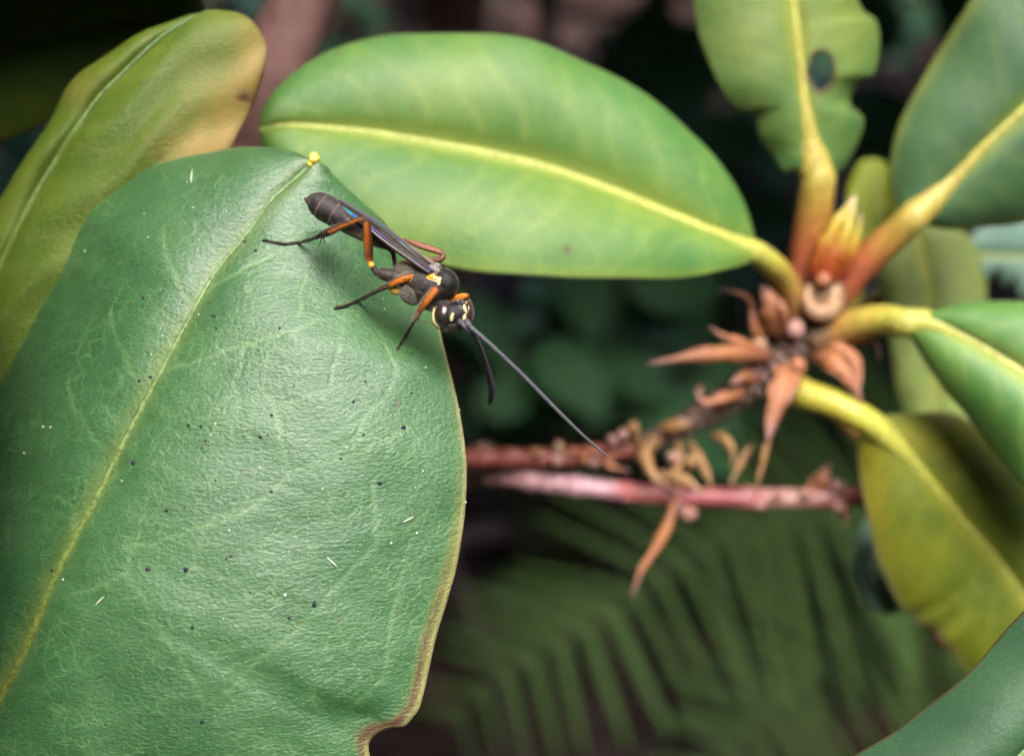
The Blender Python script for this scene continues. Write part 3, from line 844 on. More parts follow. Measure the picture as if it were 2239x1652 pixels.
leaf(ros, mid, lf, rt, M['leaf_top'], nl=150, nw=44, bulge=(1.5, 1.5), veins=10, vein_w=1.6, hole=(1796, 156, 27, 41), seed=22, rim_w=0.05,
     tint=lambda v, T, S: np.clip(0.5 * bump2(v, 1640, 60, 90, 120) + 0.6 * bump2(v, 1840, 50, 70, 90) + 0.4 * np.exp(-(np.abs(S) / 0.1) ** 2), 0, 1),
     brown=lambda v, T, S: np.clip(0.9 * bump2(v, 1640, 255, 26, 20) + 0.8 * bump2(v, 1735, 378, 24, 10) + 0.5 * bump2(v, 1866, 225, 10, 26) + 0.5 * bump2(v, 1900, 28, 24, 8), 0, 1),
     petiole=[(1762, 690, 152), (1765, 600, 151), (1776, 500, 149), (1790, 392, 146)], pet_mat=M['petiole_red'], rib_r=(2.35, 0.25), label='upright chewed leaf with an oval hole beside its midrib')
# right upper leaf
mid = [(1995, 478, 146), (2080, 400, 144), (2150, 325, 142), (2240, 240, 140), (2330, 160, 138), (2430, 60, 136), (2520, -40, 135)]
lf = [(1995, 478, 146), (1962, 455, 147), (1944, 405, 147.5), (1945, 350, 147), (1958, 290, 146), (1980, 235, 145.5), (2015, 172, 144.5), (2055, 105, 143.5), (2095, 40, 142.5), (2150, -40, 141), (2250, -120, 139), (2400, -140, 137), (2520, -40, 135)]
rt = [(1995, 478, 146), (2030, 494, 147), (2085, 502, 147), (2160, 497, 146.5), (2240, 486, 146), (2360, 440, 144), (2470, 330, 141), (2530, 150, 138), (2520, -40, 135)]
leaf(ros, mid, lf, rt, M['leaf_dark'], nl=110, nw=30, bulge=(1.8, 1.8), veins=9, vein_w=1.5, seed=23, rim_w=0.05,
     tint=lambda v, T, S: np.clip(0.4 * np.clip((np.abs(S) - 0.85) / 0.15, 0, 1) + 0.3 * np.exp(-(np.abs(S) / 0.08) ** 2), 0, 1),
     petiole=[(1795, 690, 153), (1850, 620, 152), (1905, 560, 150), (1955, 515, 148), (1995, 478, 146)], pet_mat=M['petiole_red'], rib_r=(2.1, 0.3), label='dusky green leaf on a red stalk beside the chewed leaf')
# right lower leaf
mid = [(1978, 706, 143), (2020, 706, 141.5), (2060, 716, 140), (2140, 755, 137.5), (2239, 816, 135), (2340, 890, 133), (2450, 985, 132), (2540, 1080, 132)]
lf = [(1978, 706, 143), (2005, 692, 142), (2040, 678, 141), (2090, 665, 140), (2150, 658, 139), (2239, 660, 137.5), (2350, 690, 136), (2470, 790, 134), (2540, 940, 133), (2540, 1080, 132)]
rt = [(1978, 706, 143), (1990, 738, 142.5), (2025, 795, 141.5), (2065, 853, 140.5), (2112, 907, 139.5), (2155, 965, 138.5), (2203, 1022, 137.5), (2245, 1065, 137), (2320, 1130, 136), (2430, 1160, 134), (2540, 1080, 132)]
leaf(ros, mid, lf, rt, M['leaf_mid'], nl=110, nw=30, bulge=(1.8, 2.2), veins=9, vein_w=1.5, seed=24, rim_w=0.06,
     petiole=[(1770, 740, 151), (1830, 722, 150), (1900, 702, 147), (1945, 700, 145), (1978, 706, 143)], pet_mat=M['petiole_yellow'], rib_r=(1.95, 0.3), label='smooth mid green leaf on an arching yellow stalk')
# yellow leaf below
mid = [(1908, 928, 149), (1950, 965, 149), (2000, 1012, 149.5), (2060, 1082, 150), (2110, 1142, 151), (2165, 1205, 152), (2230, 1290, 153), (2300, 1400, 154), (2350, 1500, 155)]
lf = [(1908, 928, 149), (1935, 910, 150), (1975, 904, 150.5), (2030, 900, 151), (2085, 903, 151.5), (2125, 925, 152), (2180, 985, 152), (2280, 1100, 153), (2350, 1230, 154), (2370, 1380, 155), (2350, 1500, 155)]
rt = [(1908, 928, 149), (1882, 950, 150), (1878, 1000, 151), (1884, 1065, 152), (1895, 1130, 153), (1915, 1215, 154), (1945, 1285, 155), (1975, 1335, 155.5), (1998, 1345, 156), (2012, 1368, 156), (2035, 1375, 156), (2048, 1408, 156), (2075, 1420, 156), (2095, 1450, 156), (2160, 1500, 156), (2260, 1530, 156), (2350, 1500, 155)]
leaf(ros, mid, lf, rt, M['leaf_yellow'], nl=120, nw=32, bulge=(1.6, 1.8), veins=8, vein_w=1.6, seed=25, rim_w=0.06,
     tint=lambda v, T, S: np.clip(0.8 * bump2(v, 1900, 1080, 50, 130) + 0.5 * bump2(v, 2000, 950, 120, 60) + 0.4 * bump2(v, 1960, 1250, 60, 80), 0, 1),
     brown=lambda v, T, S: np.clip(1.0 * bump2(v, 2040, 1395, 70, 45) * np.clip((np.abs(S) - 0.86) / 0.1, 0, 1), 0, 1),
     petiole=[(1728, 840, 153), (1760, 862, 151.5), (1815, 880, 150), (1865, 903, 149), (1908, 928, 149)], pet_mat=M['petiole_lime'], rib_r=(1.85, 0.35), label='olive yellow leaf with a torn brown edge')
# small bright leaf behind the bud
mid = [(1880, 640, 158), (1890, 560, 160), (1896, 480, 161), (1900, 400, 162), (1905, 346, 163)]
lf = [(1880, 640, 158), (1862, 570, 160), (1850, 500, 161), (1848, 430, 162), (1862, 380, 163), (1880, 352, 163), (1905, 346, 163)]
rt = [(1880, 640, 158), (1915, 580, 160), (1945, 520, 161), (1960, 450, 162), (1955, 390, 163), (1935, 355, 163), (1905, 346, 163)]
leaf(ros, mid, lf, rt, M['leaf_lime'], nl=60, nw=14, bulge=(1, 1), veins=6, seed=26, rib_r=(0.5, 0.15), petiole=[(1790, 720, 154), (1850, 680, 156), (1880, 640, 158)], label='small lime green leaf behind the pointed bud')
# hanging pale leaf behind
mid = [(1990, 470, 176), (2015, 560, 175), (2030, 640, 174), (2040, 740, 174), (2046, 850, 175), (2050, 960, 176), (2050, 1040, 178)]
lf = [(1990, 470, 176), (1945, 520, 175), (1915, 590, 174), (1935, 650, 174), (1947, 740, 174), (1953, 830, 175), (1972, 890, 176), (2010, 980, 177), (2050, 1040, 178)]
rt = [(1990, 470, 176), (2070, 490, 175), (2130, 530, 175), (2152, 600, 175), (2158, 700, 175), (2150, 800, 175), (2130, 900, 176), (2095, 990, 177), (2050, 1040, 178)]
leaf(ros, mid, lf, rt, M['leaf_pale'], nl=80, nw=20, bulge=(1.5, 1.5), veins=7, seed=27, rib_r=(0.7, 0.2), petiole=[(1800, 720, 155), (1860, 560, 165), (1940, 470, 174), (1990, 470, 176)],
     tint=lambda v, T, S: np.zeros(len(v)), brown=lambda v, T, S: 0.8 * bump2(v, 1955, 800, 16, 26), label='pale hanging leaf showing between the stalks')
# ragged bluish leaf
mid = [(2100, 560, 186), (2170, 560, 187), (2240, 562, 188), (2330, 570, 190), (2420, 590, 192)]
lf = [(2100, 560, 186), (2130, 505, 187), (2200, 480, 188), (2300, 480, 190), (2390, 520, 191), (2420, 590, 192)]
rt = [(2100, 560, 186), (2140, 610, 187), (2165, 612, 187), (2180, 590, 187), (2200, 628, 188), (2214, 600, 188), (2232, 650, 188), (2300, 660, 190), (2390, 640, 191), (2420, 590, 192)]
leaf(ros, mid, lf, rt, M['leaf_blue'], nl=70, nw=16, bulge=(1, 1), veins=6, seed=28, rib_r=(0.5, 0.15), petiole=[(1805, 720, 156), (1950, 620, 178), (2100, 560, 186)], label='bluish leaf with a ragged lower edge')
# sliver of a pale leaf
mid = [(1985, 1110, 182), (1940, 1170, 177), (1915, 1230, 172), (1920, 1290, 167), (1945, 1345, 163)]
lf = [(1985, 1110, 182), (1910, 1115, 181), (1872, 1170, 177), (1872, 1250, 171), (1900, 1325, 165), (1945, 1345, 163)]
rt = [(1985, 1110, 182), (2010, 1170, 177), (2010, 1250, 171), (1990, 1320, 165), (1945, 1345, 163)]
leaf(ros, mid, lf, rt, M['leaf_blue'], nl=60, nw=14, bulge=(1, 1), veins=5, seed=29, rib_r=(0.5, 0.15), petiole=[(1745, 845, 156), (1900, 980, 172), (1985, 1110, 182)], label='narrow pale leaf peeping from under the yellow leaf')

# woody stem and crown of the rosette
core = P(catmull([(1150, 1305, 168), (1035, 1300, 166), (1040, 1003, 164), (1100, 1001, 163), (1200, 1002, 162), (1320, 992, 161), (1420, 968, 160), (1520, 915, 158), (1600, 868, 157), (1680, 810, 155), (1735, 755, 154), (1765, 700, 153.5), (1790, 645, 153)])[34:])
nn_ = len(core)
rad = np.interp(np.linspace(0, 1, nn_), [0, 0.2, 0.45, 0.62, 0.78, 0.9, 1], [1.1, 1.2, 1.7, 2.5, 3.3, 3.9, 2.2]) * 0.001
rad *= 1 + 0.12 * np.sin(np.arange(nn_) * 1.3) + 0.07 * np.sin(np.arange(nn_) * 2.9)
cv, cf = tube(core, rad, 16)
cv += rng.normal(0, 0.00012, cv.shape)
mobj('stem', cv, cf, M['bark_shoot'], ros)
redp = P(catmull([(1010, 1003, 163.5), (1060, 1001, 162.6), (1200, 1000, 161.4), (1320, 990, 160.4), (1400, 972, 159.6)]))
rv, rf = tube(redp, np.full(len(redp), 0.00145) * (1 + 0.08 * np.sin(np.arange(len(redp)) * 0.9)), 14)
mobj('stem', rv, rf, M['stem_red'], ros, label='smooth red brown lower stretch of stem')


def scale(parent, pts, w, mat, name='bract', curl=0.5, thick=0.12, n=26, m=9, prof=None, seed=0, label=None, side=None):
    """a dry scale: a long strip curled across its width; pts (x,y,depth), w half width mm"""
    r = np.random.default_rng(seed)
    c = resample(P(catmull(pts)), n)
    tan = np.gradient(c, axis=0)
    tan /= np.linalg.norm(tan, axis=1)[:, None]
    u = np.linspace(0, 1, n)
    wp = np.interp(u, *(prof or ([0, 0.25, 0.55, 0.85, 1], [0.55, 1.0, 0.8, 0.32, 0.05]))) * w * (1 + 0.12 * np.sin(u * 19 + seed))
    sd = np.cross(tan, -FWD if side is None else np.asarray(side, float))
    sd /= np.linalg.norm(sd, axis=1)[:, None] + 1e-9
    nn = np.cross(sd, tan)
    V = []
    for i in range(n):
        for k in range(m):
            x = -1 + 2 * k / (m - 1)
            a = x * (0.4 + curl)
            R = wp[i] / max(0.3, (0.4 + curl))
            V.append(c[i] + (sd[i] * math.sin(a) * R + nn[i] * (math.cos(a) - 1) * R * 1.1) * 0.001)
    V = np.array(V)
    V += r.normal(0, 0.00004, V.shape)
    G = V.reshape(n, m, 3)
    no = np.cross(np.gradient(G, axis=1), np.gradient(G, axis=0)).reshape(-1, 3)
    no /= np.linalg.norm(no, axis=1)[:, None] + 1e-12
    B = V - no * thick * 0.001
    F = []
    for i in range(n - 1):
        for k in range(m - 1):
            a = i * m + k
            F.append((a, a + 1, a + m + 1, a + m))
            F.append((a + n * m, a + m + n * m, a + m + 1 + n * m, a + 1 + n * m))
        for k in (0, m - 1):
            a = i * m + k
            F.append((a, a + m, a + m + n * m, a + n * m))
    for k in range(m - 1):
        for i in (0, n - 1):
            a = i * m + k
            F.append((a, a + n * m, a + 1 + n * m, a + 1))
    al = np.repeat(u, m)
    return mobj(name, np.vstack([V, B]), F, mat, parent, {'along': np.concatenate([al, al])}, label)


# the pointed bud: overlapping scales round a core
bd = P(catmull([(1800, 610, 147), (1825, 545, 146), (1850, 480, 145), (1868, 432, 144.5)]))
bv_, bf_ = tube(bd, np.interp(np.linspace(0, 1, len(bd)), [0, 0.3, 0.7, 1], [1.5, 2.0, 1.1, 0.3]) * 0.001, 14)
mobj('bud', bv_, bf_, M['bud'], ros, {'along': np.concatenate([np.repeat(np.linspace(0, 1, len(bd)), 14), [0, 1]])}, label='pointed bud, red at its base and yellow above')
BP = ([0, 0.2, 0.5, 0.8, 1], [0.7, 1.0, 0.85, 0.45, 0.08])
for i, (pts, w) in enumerate([
    ([(1790, 612, 146), (1800, 560, 144.3), (1828, 495, 143.4), (1862, 436, 143.6)], 1.9),
    ([(1822, 615, 146), (1840, 560, 144), (1855, 505, 143.4), (1872, 448, 143.8)], 1.7),
    ([(1842, 610, 147), (1862, 560, 145.4), (1876, 510, 144.9), (1884, 470, 145)], 1.2),
    ([(1775, 606, 147), (1790, 560, 146), (1815, 520, 145.4), (1835, 470, 145)], 1.1)]):
    scale(ros, pts, w, M['bud'], 'bud_scale', curl=0.9, thick=0.2, prof=BP, seed=i)
# hollow scar cup in the crown
ring = []
for a in np.linspace(0, 2 * math.pi, 29):
    ring.append(P([(1795 + 30 * math.cos(a), 652 + 33 * math.sin(a), 147.6 - 0.9 * math.sin(a))])[0])
ringv, ringf = tube(np.array(ring), np.full(29, 0.00105) * (1 + 0.25 * np.sin(np.linspace(0, 9, 29))), 10, cap=False)
cupv, cupf = ellipsoid(P([(1796, 654, 149.6)])[0], np.array([RGT * 0.0036, UPV * 0.0038, FWD * 0.0022]), 20, 10)
mobj('leaf_scar', *merge([(ringv, ringf), (cupv, cupf)]), M['bract_olive'], ros, {'along': np.concatenate([np.full(len(ringv), 0.8), np.full(len(cupv), 0.12)])}, label='round hollow scar of a fallen leaf')
# dry bracts
DL = [
    ([(1712, 735, 150), (1700, 690, 147.5), (1683, 650, 146.5), (1660, 612, 147)], 3.0, 'bract'),
    ([(1718, 720, 149), (1712, 680, 146.5), (1700, 655, 146)], 1.8, 'bract'),
    ([(1680, 740, 151), (1655, 690, 150), (1635, 650, 150), (1600, 636, 150), (1572, 634, 150.5)], 1.0, 'bract'),
    ([(1672, 745, 150.5), (1652, 710, 149.5), (1640, 680, 149)], 1.5, 'bract'),
    ([(1690, 778, 150), (1620, 772, 147.5), (1540, 775, 146), (1470, 786, 146), (1418, 795, 146.5)], 2.2, 'bract'),
    ([(1680, 770, 150), (1630, 752, 148), (1585, 735, 147), (1548, 714, 147)], 1.6, 'bract'),
    ([(1752, 790, 151), (1722, 840, 148), (1700, 890, 147.5), (1678, 962, 148)], 2.9, 'bract'),
    ([(1755, 800, 150.5), (1738, 840, 148), (1722, 880, 147.6)], 1.4, 'bract'),
    ([(1688, 930, 149.5), (1676, 980, 149), (1664, 1030, 149), (1650, 1082, 150)], 0.9, 'bract_olive'),
    ([(1770, 770, 151), (1815, 785, 148), (1850, 815, 147), (1876, 858, 147.5), (1882, 885, 148)], 2.0, 'bract'),
    ([(1778, 765, 151), (1830, 762, 148.5), (1868, 785, 148), (1880, 825, 148), (1874, 860, 148.5)], 2.4, 'bract'),
    ([(1800, 752, 151), (1860, 748, 149), (1905, 742, 148), (1922, 760, 148), (1922, 785, 148.5)], 0.8, 'bract'),
    ([(1660, 835, 153), (1630, 822, 151), (1600, 838, 150.5)], 1.6, 'bract'),
    ([(1640, 845, 153.5), (1590, 868, 151.5), (1540, 880, 151), (1520, 850, 151)], 1.5, 'bract'),
    ([(1450, 950, 157), (1415, 990, 155), (1430, 1040, 154), (1470, 1065, 154)], 2.2, 'bract_olive'),
    ([(1440, 940, 156), (1480, 930, 154.5), (1520, 918, 154.5)], 1.6, 'bract_olive'),
    ([(1505, 960, 157), (1530, 1000, 155), (1548, 1040, 154.5), (1562, 1085, 155)], 1.2, 'bract_olive'),
    ([(1550, 950, 157), (1585, 960, 155), (1605, 990, 155), (1598, 1020, 155.5)], 1.5, 'bract_olive'),
    ([(1645, 970, 156), (1620, 1015, 155), (1595, 1060, 155)], 0.8, 'bract_olive'),
    ([(1480, 955, 157), (1488, 1000, 155.5), (1478, 1050, 155), (1484, 1100, 155.5)], 1.0, 'bract_olive'),
    ([(1480, 1085, 156), (1462, 1150, 154), (1425, 1215, 153.5), (1404, 1245, 153.5), (1382, 1300, 154)], 1.6, 'bract'),
    ([(1400, 975, 158), (1380, 945, 156.5), (1360, 938, 156)], 1.3, 'bract_olive'),
    ([(1350, 985, 159), (1330, 1015, 157.5), (1375, 1030, 157.5)], 0.9, 'bract'),
    ([(1245, 1000, 160), (1222, 975, 158.5), (1215, 962, 158.5)], 1.0, 'bract'),
    ([(1440, 1035, 155), (1500, 1050, 153.5), (1540, 1080, 153.5)], 1.4, 'bract_olive'),
]
for i, (pts, w, m_) in enumerate(DL):
    scale(ros, pts, w * 0.8, M[m_], 'bract', curl=0.55 + 0.3 * (i % 3), seed=i + 5, thick=0.15)
# knobs (old bud scars) along the stem
for i, (x, y, d, r_) in enumerate([(1175, 990, 159.5, .7), (1218, 1004, 159, .9), (1255, 985, 159, .6), (1222, 978, 158.5, .8), (1300, 985, 158, .7), (1340, 962, 157, .8), (1385, 935, 156, .9), (1362, 950, 156, .7), (1410, 990, 156.5, 1.0),
                                   (1530, 855, 155, .8), (1575, 880, 154, .8), (1490, 925, 156, .7), (1612, 862, 153.5, .8), (1640, 812, 153, 1.0), (1655, 785, 151, .9), (1680, 690, 150, .8), (1745, 800, 150, 1.1), (1820, 765, 150, .9), (1840, 735, 150, 1.0),
                                   (1740, 720, 149, 1.2), (1835, 690, 150, .9), (1760, 660, 150, .8), (1700, 815, 151, .8), (1470, 1000, 155, 0.8), (1510, 1010, 155, .9), (1300, 1010, 159, .7), (1280, 1002, 159, .8), (1660, 755, 151, 1.1), (1800, 612, 146, 1.0)]):
    c_ = P([(x, y, d)])[0]
    ev, ef = ellipsoid(c_, np.array([RGT * r_, UPV * r_ * 1.15, FWD * r_]) * 0.001, 12, 8)
    ev += rng.normal(0, 0.00007, ev.shape)
    mobj('bud_scar', ev, ef, M['bract'] if i % 3 else M['bract_olive'], ros, {'along': np.full(len(ev), 0.95 if i % 2 else 0.6)})

# ------------------------------------------------------------------ near leaf at the lower right
cor = thing('rhododendron_shoot', tuple(P([(2750, 2000, 130)])[0]), 'shoot with one dark smooth leaf reaching in below the yellow leaf', 'plant', 'leafy shoots')
mid = [(1700, 2010, 104), (1850, 1920, 103), (2000, 1840, 102), (2150, 1730, 102), (2300, 1590, 102), (2450, 1420, 103), (2560, 1260, 104)]
lf = [(1700, 2010, 104), (1705, 1880, 106), (1770, 1745, 106.5), (1868, 1654, 106.5), (1955, 1598, 106.5), (2052, 1521, 106.5), (2150, 1432, 106.5), (2239, 1340, 106.5), (2340, 1230, 106.5), (2460, 1170, 106), (2560, 1260, 104)]
rt = [(1700, 2010, 104), (1850, 2080, 105), (2050, 2060, 105), (2280, 1950, 105), (2480, 1780, 105), (2600, 1540, 105), (2610, 1370, 105), (2560, 1260, 104)]
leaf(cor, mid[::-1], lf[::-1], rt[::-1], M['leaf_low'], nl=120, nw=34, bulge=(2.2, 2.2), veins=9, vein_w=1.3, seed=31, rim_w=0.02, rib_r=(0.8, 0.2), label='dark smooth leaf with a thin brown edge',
     brown=lambda v, T, S: 0.4 * np.clip((np.abs(S) - 0.985) / 0.012, 0, 1), petiole=[(2760, 1250, 118), (2660, 1210, 110), (2560, 1260, 104)], pet_mat=M['midrib_fore'])
sp = P(catmull([(2750, 2000, 130), (2780, 1700, 124), (2770, 1400, 119), (2760, 1150, 118)]))
sv_, sf_ = tube(sp, np.linspace(0.003, 0.002, len(sp)), 14)
mobj('stem', sv_, sf_, M['bark_shoot'], cor)

# ------------------------------------------------------------------ bare pink twig below the rosette
tw = P(catmull([(960, 1130, 230), (985, 1075, 192), (1040, 1040, 172), (1110, 1043, 166), (1200, 1056, 163), (1320, 1068, 161.5), (1420, 1080, 161), (1550, 1086, 161), (1700, 1089, 161.5), (1850, 1086, 162.5), (2000, 1080, 166), (2200, 1070, 174), (2450, 1050, 186)]))
nt_ = len(tw)
twig = thing('twig', tuple(tw[-1]), 'bare pinkish red twig running under the dry bracts', 'twig')
rad = np.interp(np.linspace(0, 1, nt_), [0, 0.3, 0.7, 1], [1.3, 1.45, 1.5, 1.7]) * 0.001
for k in (40, 57, 72, 88, 104, 121, 140, 150):
    rad *= 1 + 0.22 * np.exp(-((np.arange(nt_) - k) / 1.6) ** 2)
tv_, tf_ = tube(tw, rad, 16)
vx = proj(tw)[:, 0]
al = np.clip((vx - 1030) / (1890 - 1030), 0, 1)
mobj('stem', tv_, tf_, M['twig_pink'], twig, {'along': np.concatenate([np.repeat(al, 16), [al[0], al[-1]]])})
for i, (x, y, d, r_) in enumerate([(1505, 1122, 160, 1.1), (1480, 1108, 159.5, .9), (1830, 1062, 160, 1.0), (1835, 1110, 160.5, .9), (1700, 1080, 159.8, .7), (1660, 1105, 160, .7), (1800, 1040, 161, 0.9), (1760, 1080, 160, .8)]):
    ev, ef = ellipsoid(P([(x, y, d)])[0], np.array([RGT * r_ * 1.2, UPV * r_, FWD * r_]) * 0.001, 12, 8)
    ev += rng.normal(0, 0.00008, ev.shape)
    mobj('bud_scar', ev, ef, M['bract'], twig, {'along': np.full(len(ev), 0.9)})
for i, (pts, w) in enumerate([([(1815, 1085, 161), (1800, 1050, 160), (1815, 1010, 160.5)], 0.9), ([(1840, 1085, 161), (1850, 1120, 160.5), (1846, 1150, 161)], 0.7), ([(1770, 1085, 161), (1780, 1050, 161.5), (1800, 1025, 162)], 0.7)]):
    scale(twig, pts, w, M['bract'], 'bract', seed=60 + i)

# ------------------------------------------------------------------ the wasp
WD = 104.6                                   # depth of the middle of the thorax, mm
wx = lambda cx: 544.2 + 0.2494 * cx
wy = lambda cy: 373.2 + 0.2494 * cy
MMPX = 0.2494 * TANH / CX                    # mm per unit of the close-up, per mm of depth


def W(cx, cy, off=0.0):
    return P([(wx(cx), wy(cy), WD + off)])[0]


def Wp(pts):
    return np.array([W(*p) for p in pts])


BLACK, BROWNBLACK, GREY = (0.006, 0.0055, 0.006), (0.016, 0.011, 0.009), (0.030, 0.026, 0.024)
ORANGE, DKORANGE, YELL, CREAM, PINK = (0.38, 0.115, 0.010), (0.20, 0.045, 0.006), (0.66, 0.36, 0.03), (0.62, 0.52, 0.27), (0.30, 0.13, 0.08)
DKBR = (0.035, 0.018, 0.012)
tars = lambda u, s: (0.022, 0.016, 0.013)
src = []                                     # (verts, faces, colours) to be fused into one body


def seg(pts, rads, colf, sides=18, per=12, axis=None):
    """limb: pts (cx,cy,depth offset), rads in close-up units; colf(u, side) -> colour"""
    c = np.hstack([np.array(pts, float), np.array(rads, float)[:, None]])
    c = catmull(c, per)
    if colf is tars:
        kn = np.linspace(0, 1, len(c)) * 5 % 1.0
        c[:, 3] *= 0.86 + 0.30 * kn ** 1.5
    q = np.array([W(a, b, d) for a, b, d, _ in c])
    r = np.maximum(c[:, 3], 2) * MMPX * (WD + c[:, 2]) * 0.001
    v, f = tube(q, r, sides)
    u = np.linspace(0, 1, len(q))
    uu = np.concatenate([np.repeat(u, sides), [0, 1]])
    cen = np.vstack([np.repeat(q, sides, axis=0), q[:1], q[-1:]])
    rr = np.concatenate([np.repeat(r, sides), [1, 1]])
    sd = ((v - cen) @ (UPV if axis is None else axis)) / rr
    col = np.array([colf(a, b) for a, b in zip(uu, sd)])
    src.append((v, f, col))


def blob(cx, cy, off, ax, ay, az, rot, col, colf=None, nu=36, nv=22):
    """ellipsoid: half axes in close-up units, rot in degrees in the picture plane"""
    a = math.radians(rot)
    k = MMPX * (WD + off) * 0.001
    ex = (math.cos(a) * RGT - math.sin(a) * UPV) * ax * k
    ey = (-math.sin(a) * RGT - math.cos(a) * UPV) * ay * k
    c = W(cx, cy, off)
    v, f = ellipsoid(c, np.array([ex, ey, FWD * az * k]), nu, nv)
    cc = np.tile(col, (len(v), 1)) if colf is None else np.array([colf((p - c)) for p in v])
    src.append((v, f, cc))


def lerp(a, b, t):
    return tuple(x * (1 - t) + y * t for x, y in zip(a, b))


con = lambda c: (lambda u, s: c)
# abdomen with its overlapping plates, and the thin waist
ab = [(1215, 668, 0.2), (1160, 632, 0.1), (1050, 562, -0.1), (950, 500, -0.3), (850, 437, -0.45), (760, 380, -0.5), (680, 332, -0.45), (610, 290, -0.3), (555, 262, -0.1), (515, 250, 0.05)]
ar = [30, 52, 78, 92, 104, 115, 120, 108, 72, 22]


def abcol(u, s):
    k = (u * 7.0) % 1.0
    base = lerp(BLACK, (0.045, 0.036, 0.040), 0.5 + 0.5 * s if s > -1 else 0)
    if u < 0.45 and s < -0.2:
        base = lerp(base, (0.14, 0.10, 0.055), min(1, (-0.2 - s) * 2))
    if k > 0.86:
        base = lerp(base, (0.12, 0.085, 0.065), 0.7)
    return base


c_ = catmull(np.hstack([np.array(ab, float), np.array(ar, float)[:, None]]), 14)
u_ = np.linspace(0, 1, len(c_))
c_[:, 3] *= 1 + 0.045 * (((u_ * 7.0) % 1.0) - 0.5) * (u_ > 0.1)
q_ = np.array([W(a, b, d) for a, b, d, _ in c_])
v_, f_ = tube(q_, c_[:, 3] * MMPX * WD * 0.001, 28)
sd_ = np.concatenate([((v_[:-2] - np.repeat(q_, 28, axis=0)) @ UPV) / np.repeat(c_[:, 3] * MMPX * WD * 0.001, 28), [0, 0]])
src.append((v_, f_, np.array([abcol(a, b) for a, b in zip(np.concatenate([np.repeat(u_, 28), [0, 1]]), sd_)])))
seg([(1310, 905, 0.3), (1292, 860, 0.2), (1275, 780, 0.1), (1262, 715, 0.1), (1228, 668, 0.1), (1180, 640, 0.1)], [26, 22, 20, 24, 34, 48], con(BROWNBLACK))
blob(503, 262, 0, 14, 34, 20, -25, DKBR)
# thorax
seg([(1285, 885, 0.3), (1340, 890, 0.2), (1400, 915, 0.1), (1480, 965, 0.1), (1570, 1010, 0.1), (1660, 1035, 0.1), (1735, 1050, 0.2)], [62, 88, 112, 140, 152, 148, 108], lambda u, s: lerp(GREY, BLACK, u), 28)
blob(1728, 982, -0.15, 140, 112, 130, 62, BLACK)
blob(1680, 1030, -0.05, 120, 135, 125, 40, BLACK)
blob(1430, 1078, -0.05, 120, 92, 110, 30, GREY)
blob(1510, 1065, -0.05, 130, 112, 118, 30, BROWNBLACK)
blob(1400, 875, -0.35, 108, 62, 70, 24, (0.065, 0.055, 0.045))
blob(1500, 955, -0.6, 80, 48, 60, 35, GREY)
blob(1620, 862, -0.75, 62, 34, 44, 35, (0.22, 0.20, 0.20))
blob(1650, 832, -0.6, 40, 26, 34, 30, (0.16, 0.16, 0.17))
blob(1605, 930, -1.25, 46, 26, 32, 32, YELL)
blob(1632, 942, -1.3, 30, 22, 26, 32, CREAM)
blob(1670, 965, -1.3, 16, 34, 22, 8, CREAM)
blob(1655, 992, -1.1, 22, 10, 16, 20, YELL)
blob(1560, 905, -1.1, 60, 16, 22, 38, (0.20, 0.10, 0.04))
seg([(1620, 1105, 0.0), (1680, 1170, 0.0), (1730, 1225, 0.1), (1775, 1255, 0.1)], [92, 78, 62, 55], con(BLACK))
blob(1590, 1180, 0.1, 60, 50, 60, 30, (0.05, 0.03, 0.018))
# head with cream orbits
blob(1795, 1262, -0.1, 152, 118, 118, -8, BLACK)
blob(1800, 1345, -0.05, 105, 72, 90, -10, (0.02, 0.018, 0.014))
blob(1735, 1378, 0.1, 60, 34, 50, -5, (0.12, 0.09, 0.05))
EYES = [(1708, 1262, -0.55, 84, 112, 88, 6), (1930, 1236, -0.1, 34, 92, 74, -4)]
for (cx, cy, off, ax, ay, az, rot) in EYES:
    a0 = math.radians(rot)
    pts = []
    for t in np.linspace(0, 2 * math.pi, 41):
        x, y = math.cos(t) * ax * 1.0, math.sin(t) * ay * 1.0
        pts.append((cx + x * math.cos(a0) - y * math.sin(a0), cy + x * math.sin(a0) + y * math.cos(a0), off + 0.12))
    q_ = Wp(pts)
    v_, f_ = tube(q_, np.full(41, 19 * MMPX * WD * 0.001), 10, cap=False)
    side = 1 if cx > 1800 else -1
    cc = []
    for k, p in enumerate(np.repeat(np.array(pts), 10, axis=0)):
        ang = math.atan2(p[1] - cy, p[0] - cx)
        inner = math.cos(ang) * -side
        cream = 1 if (inner < -0.25 and side < 0) or (side < 0 and inner > 0.3 and math.sin(ang) > 0.1) or (side > 0 and inner > 0.2) else 0
        cc.append(lerp((0.03, 0.025, 0.02), CREAM, cream))
    src.append((v_, f_, np.array(cc)))
for x, y in ((1832, 1146), (1874, 1152), (1858, 1192)):
    blob(x, y, -1.02, 17, 17, 17, 0, (0.09, 0.085, 0.10), nu=16, nv=10)
blob(1850, 1172, -0.55, 55, 46, 40, 0, BLACK)
blob(1780, 1282, -1.26, 11, 38, 14, 14, CREAM, nu=16, nv=12)
blob(1893, 1205, -0.82, 15, 46, 16, -12, CREAM, nu=16, nv=12)
blob(1890, 1290, -0.98, 12, 34, 14, 10, CREAM, nu=16, nv=12)
blob(1846, 1318, -1.0, 30, 26, 30, 0, BROWNBLACK)
blob(1905, 1318, -0.9, 28, 26, 30, 0, BROWNBLACK)


def ground_off(cx, cy, lift=0.0):
    """depth offset that puts a foot on the leaf"""
    return surf(wx(cx), wy(cy))[2] - WD - lift


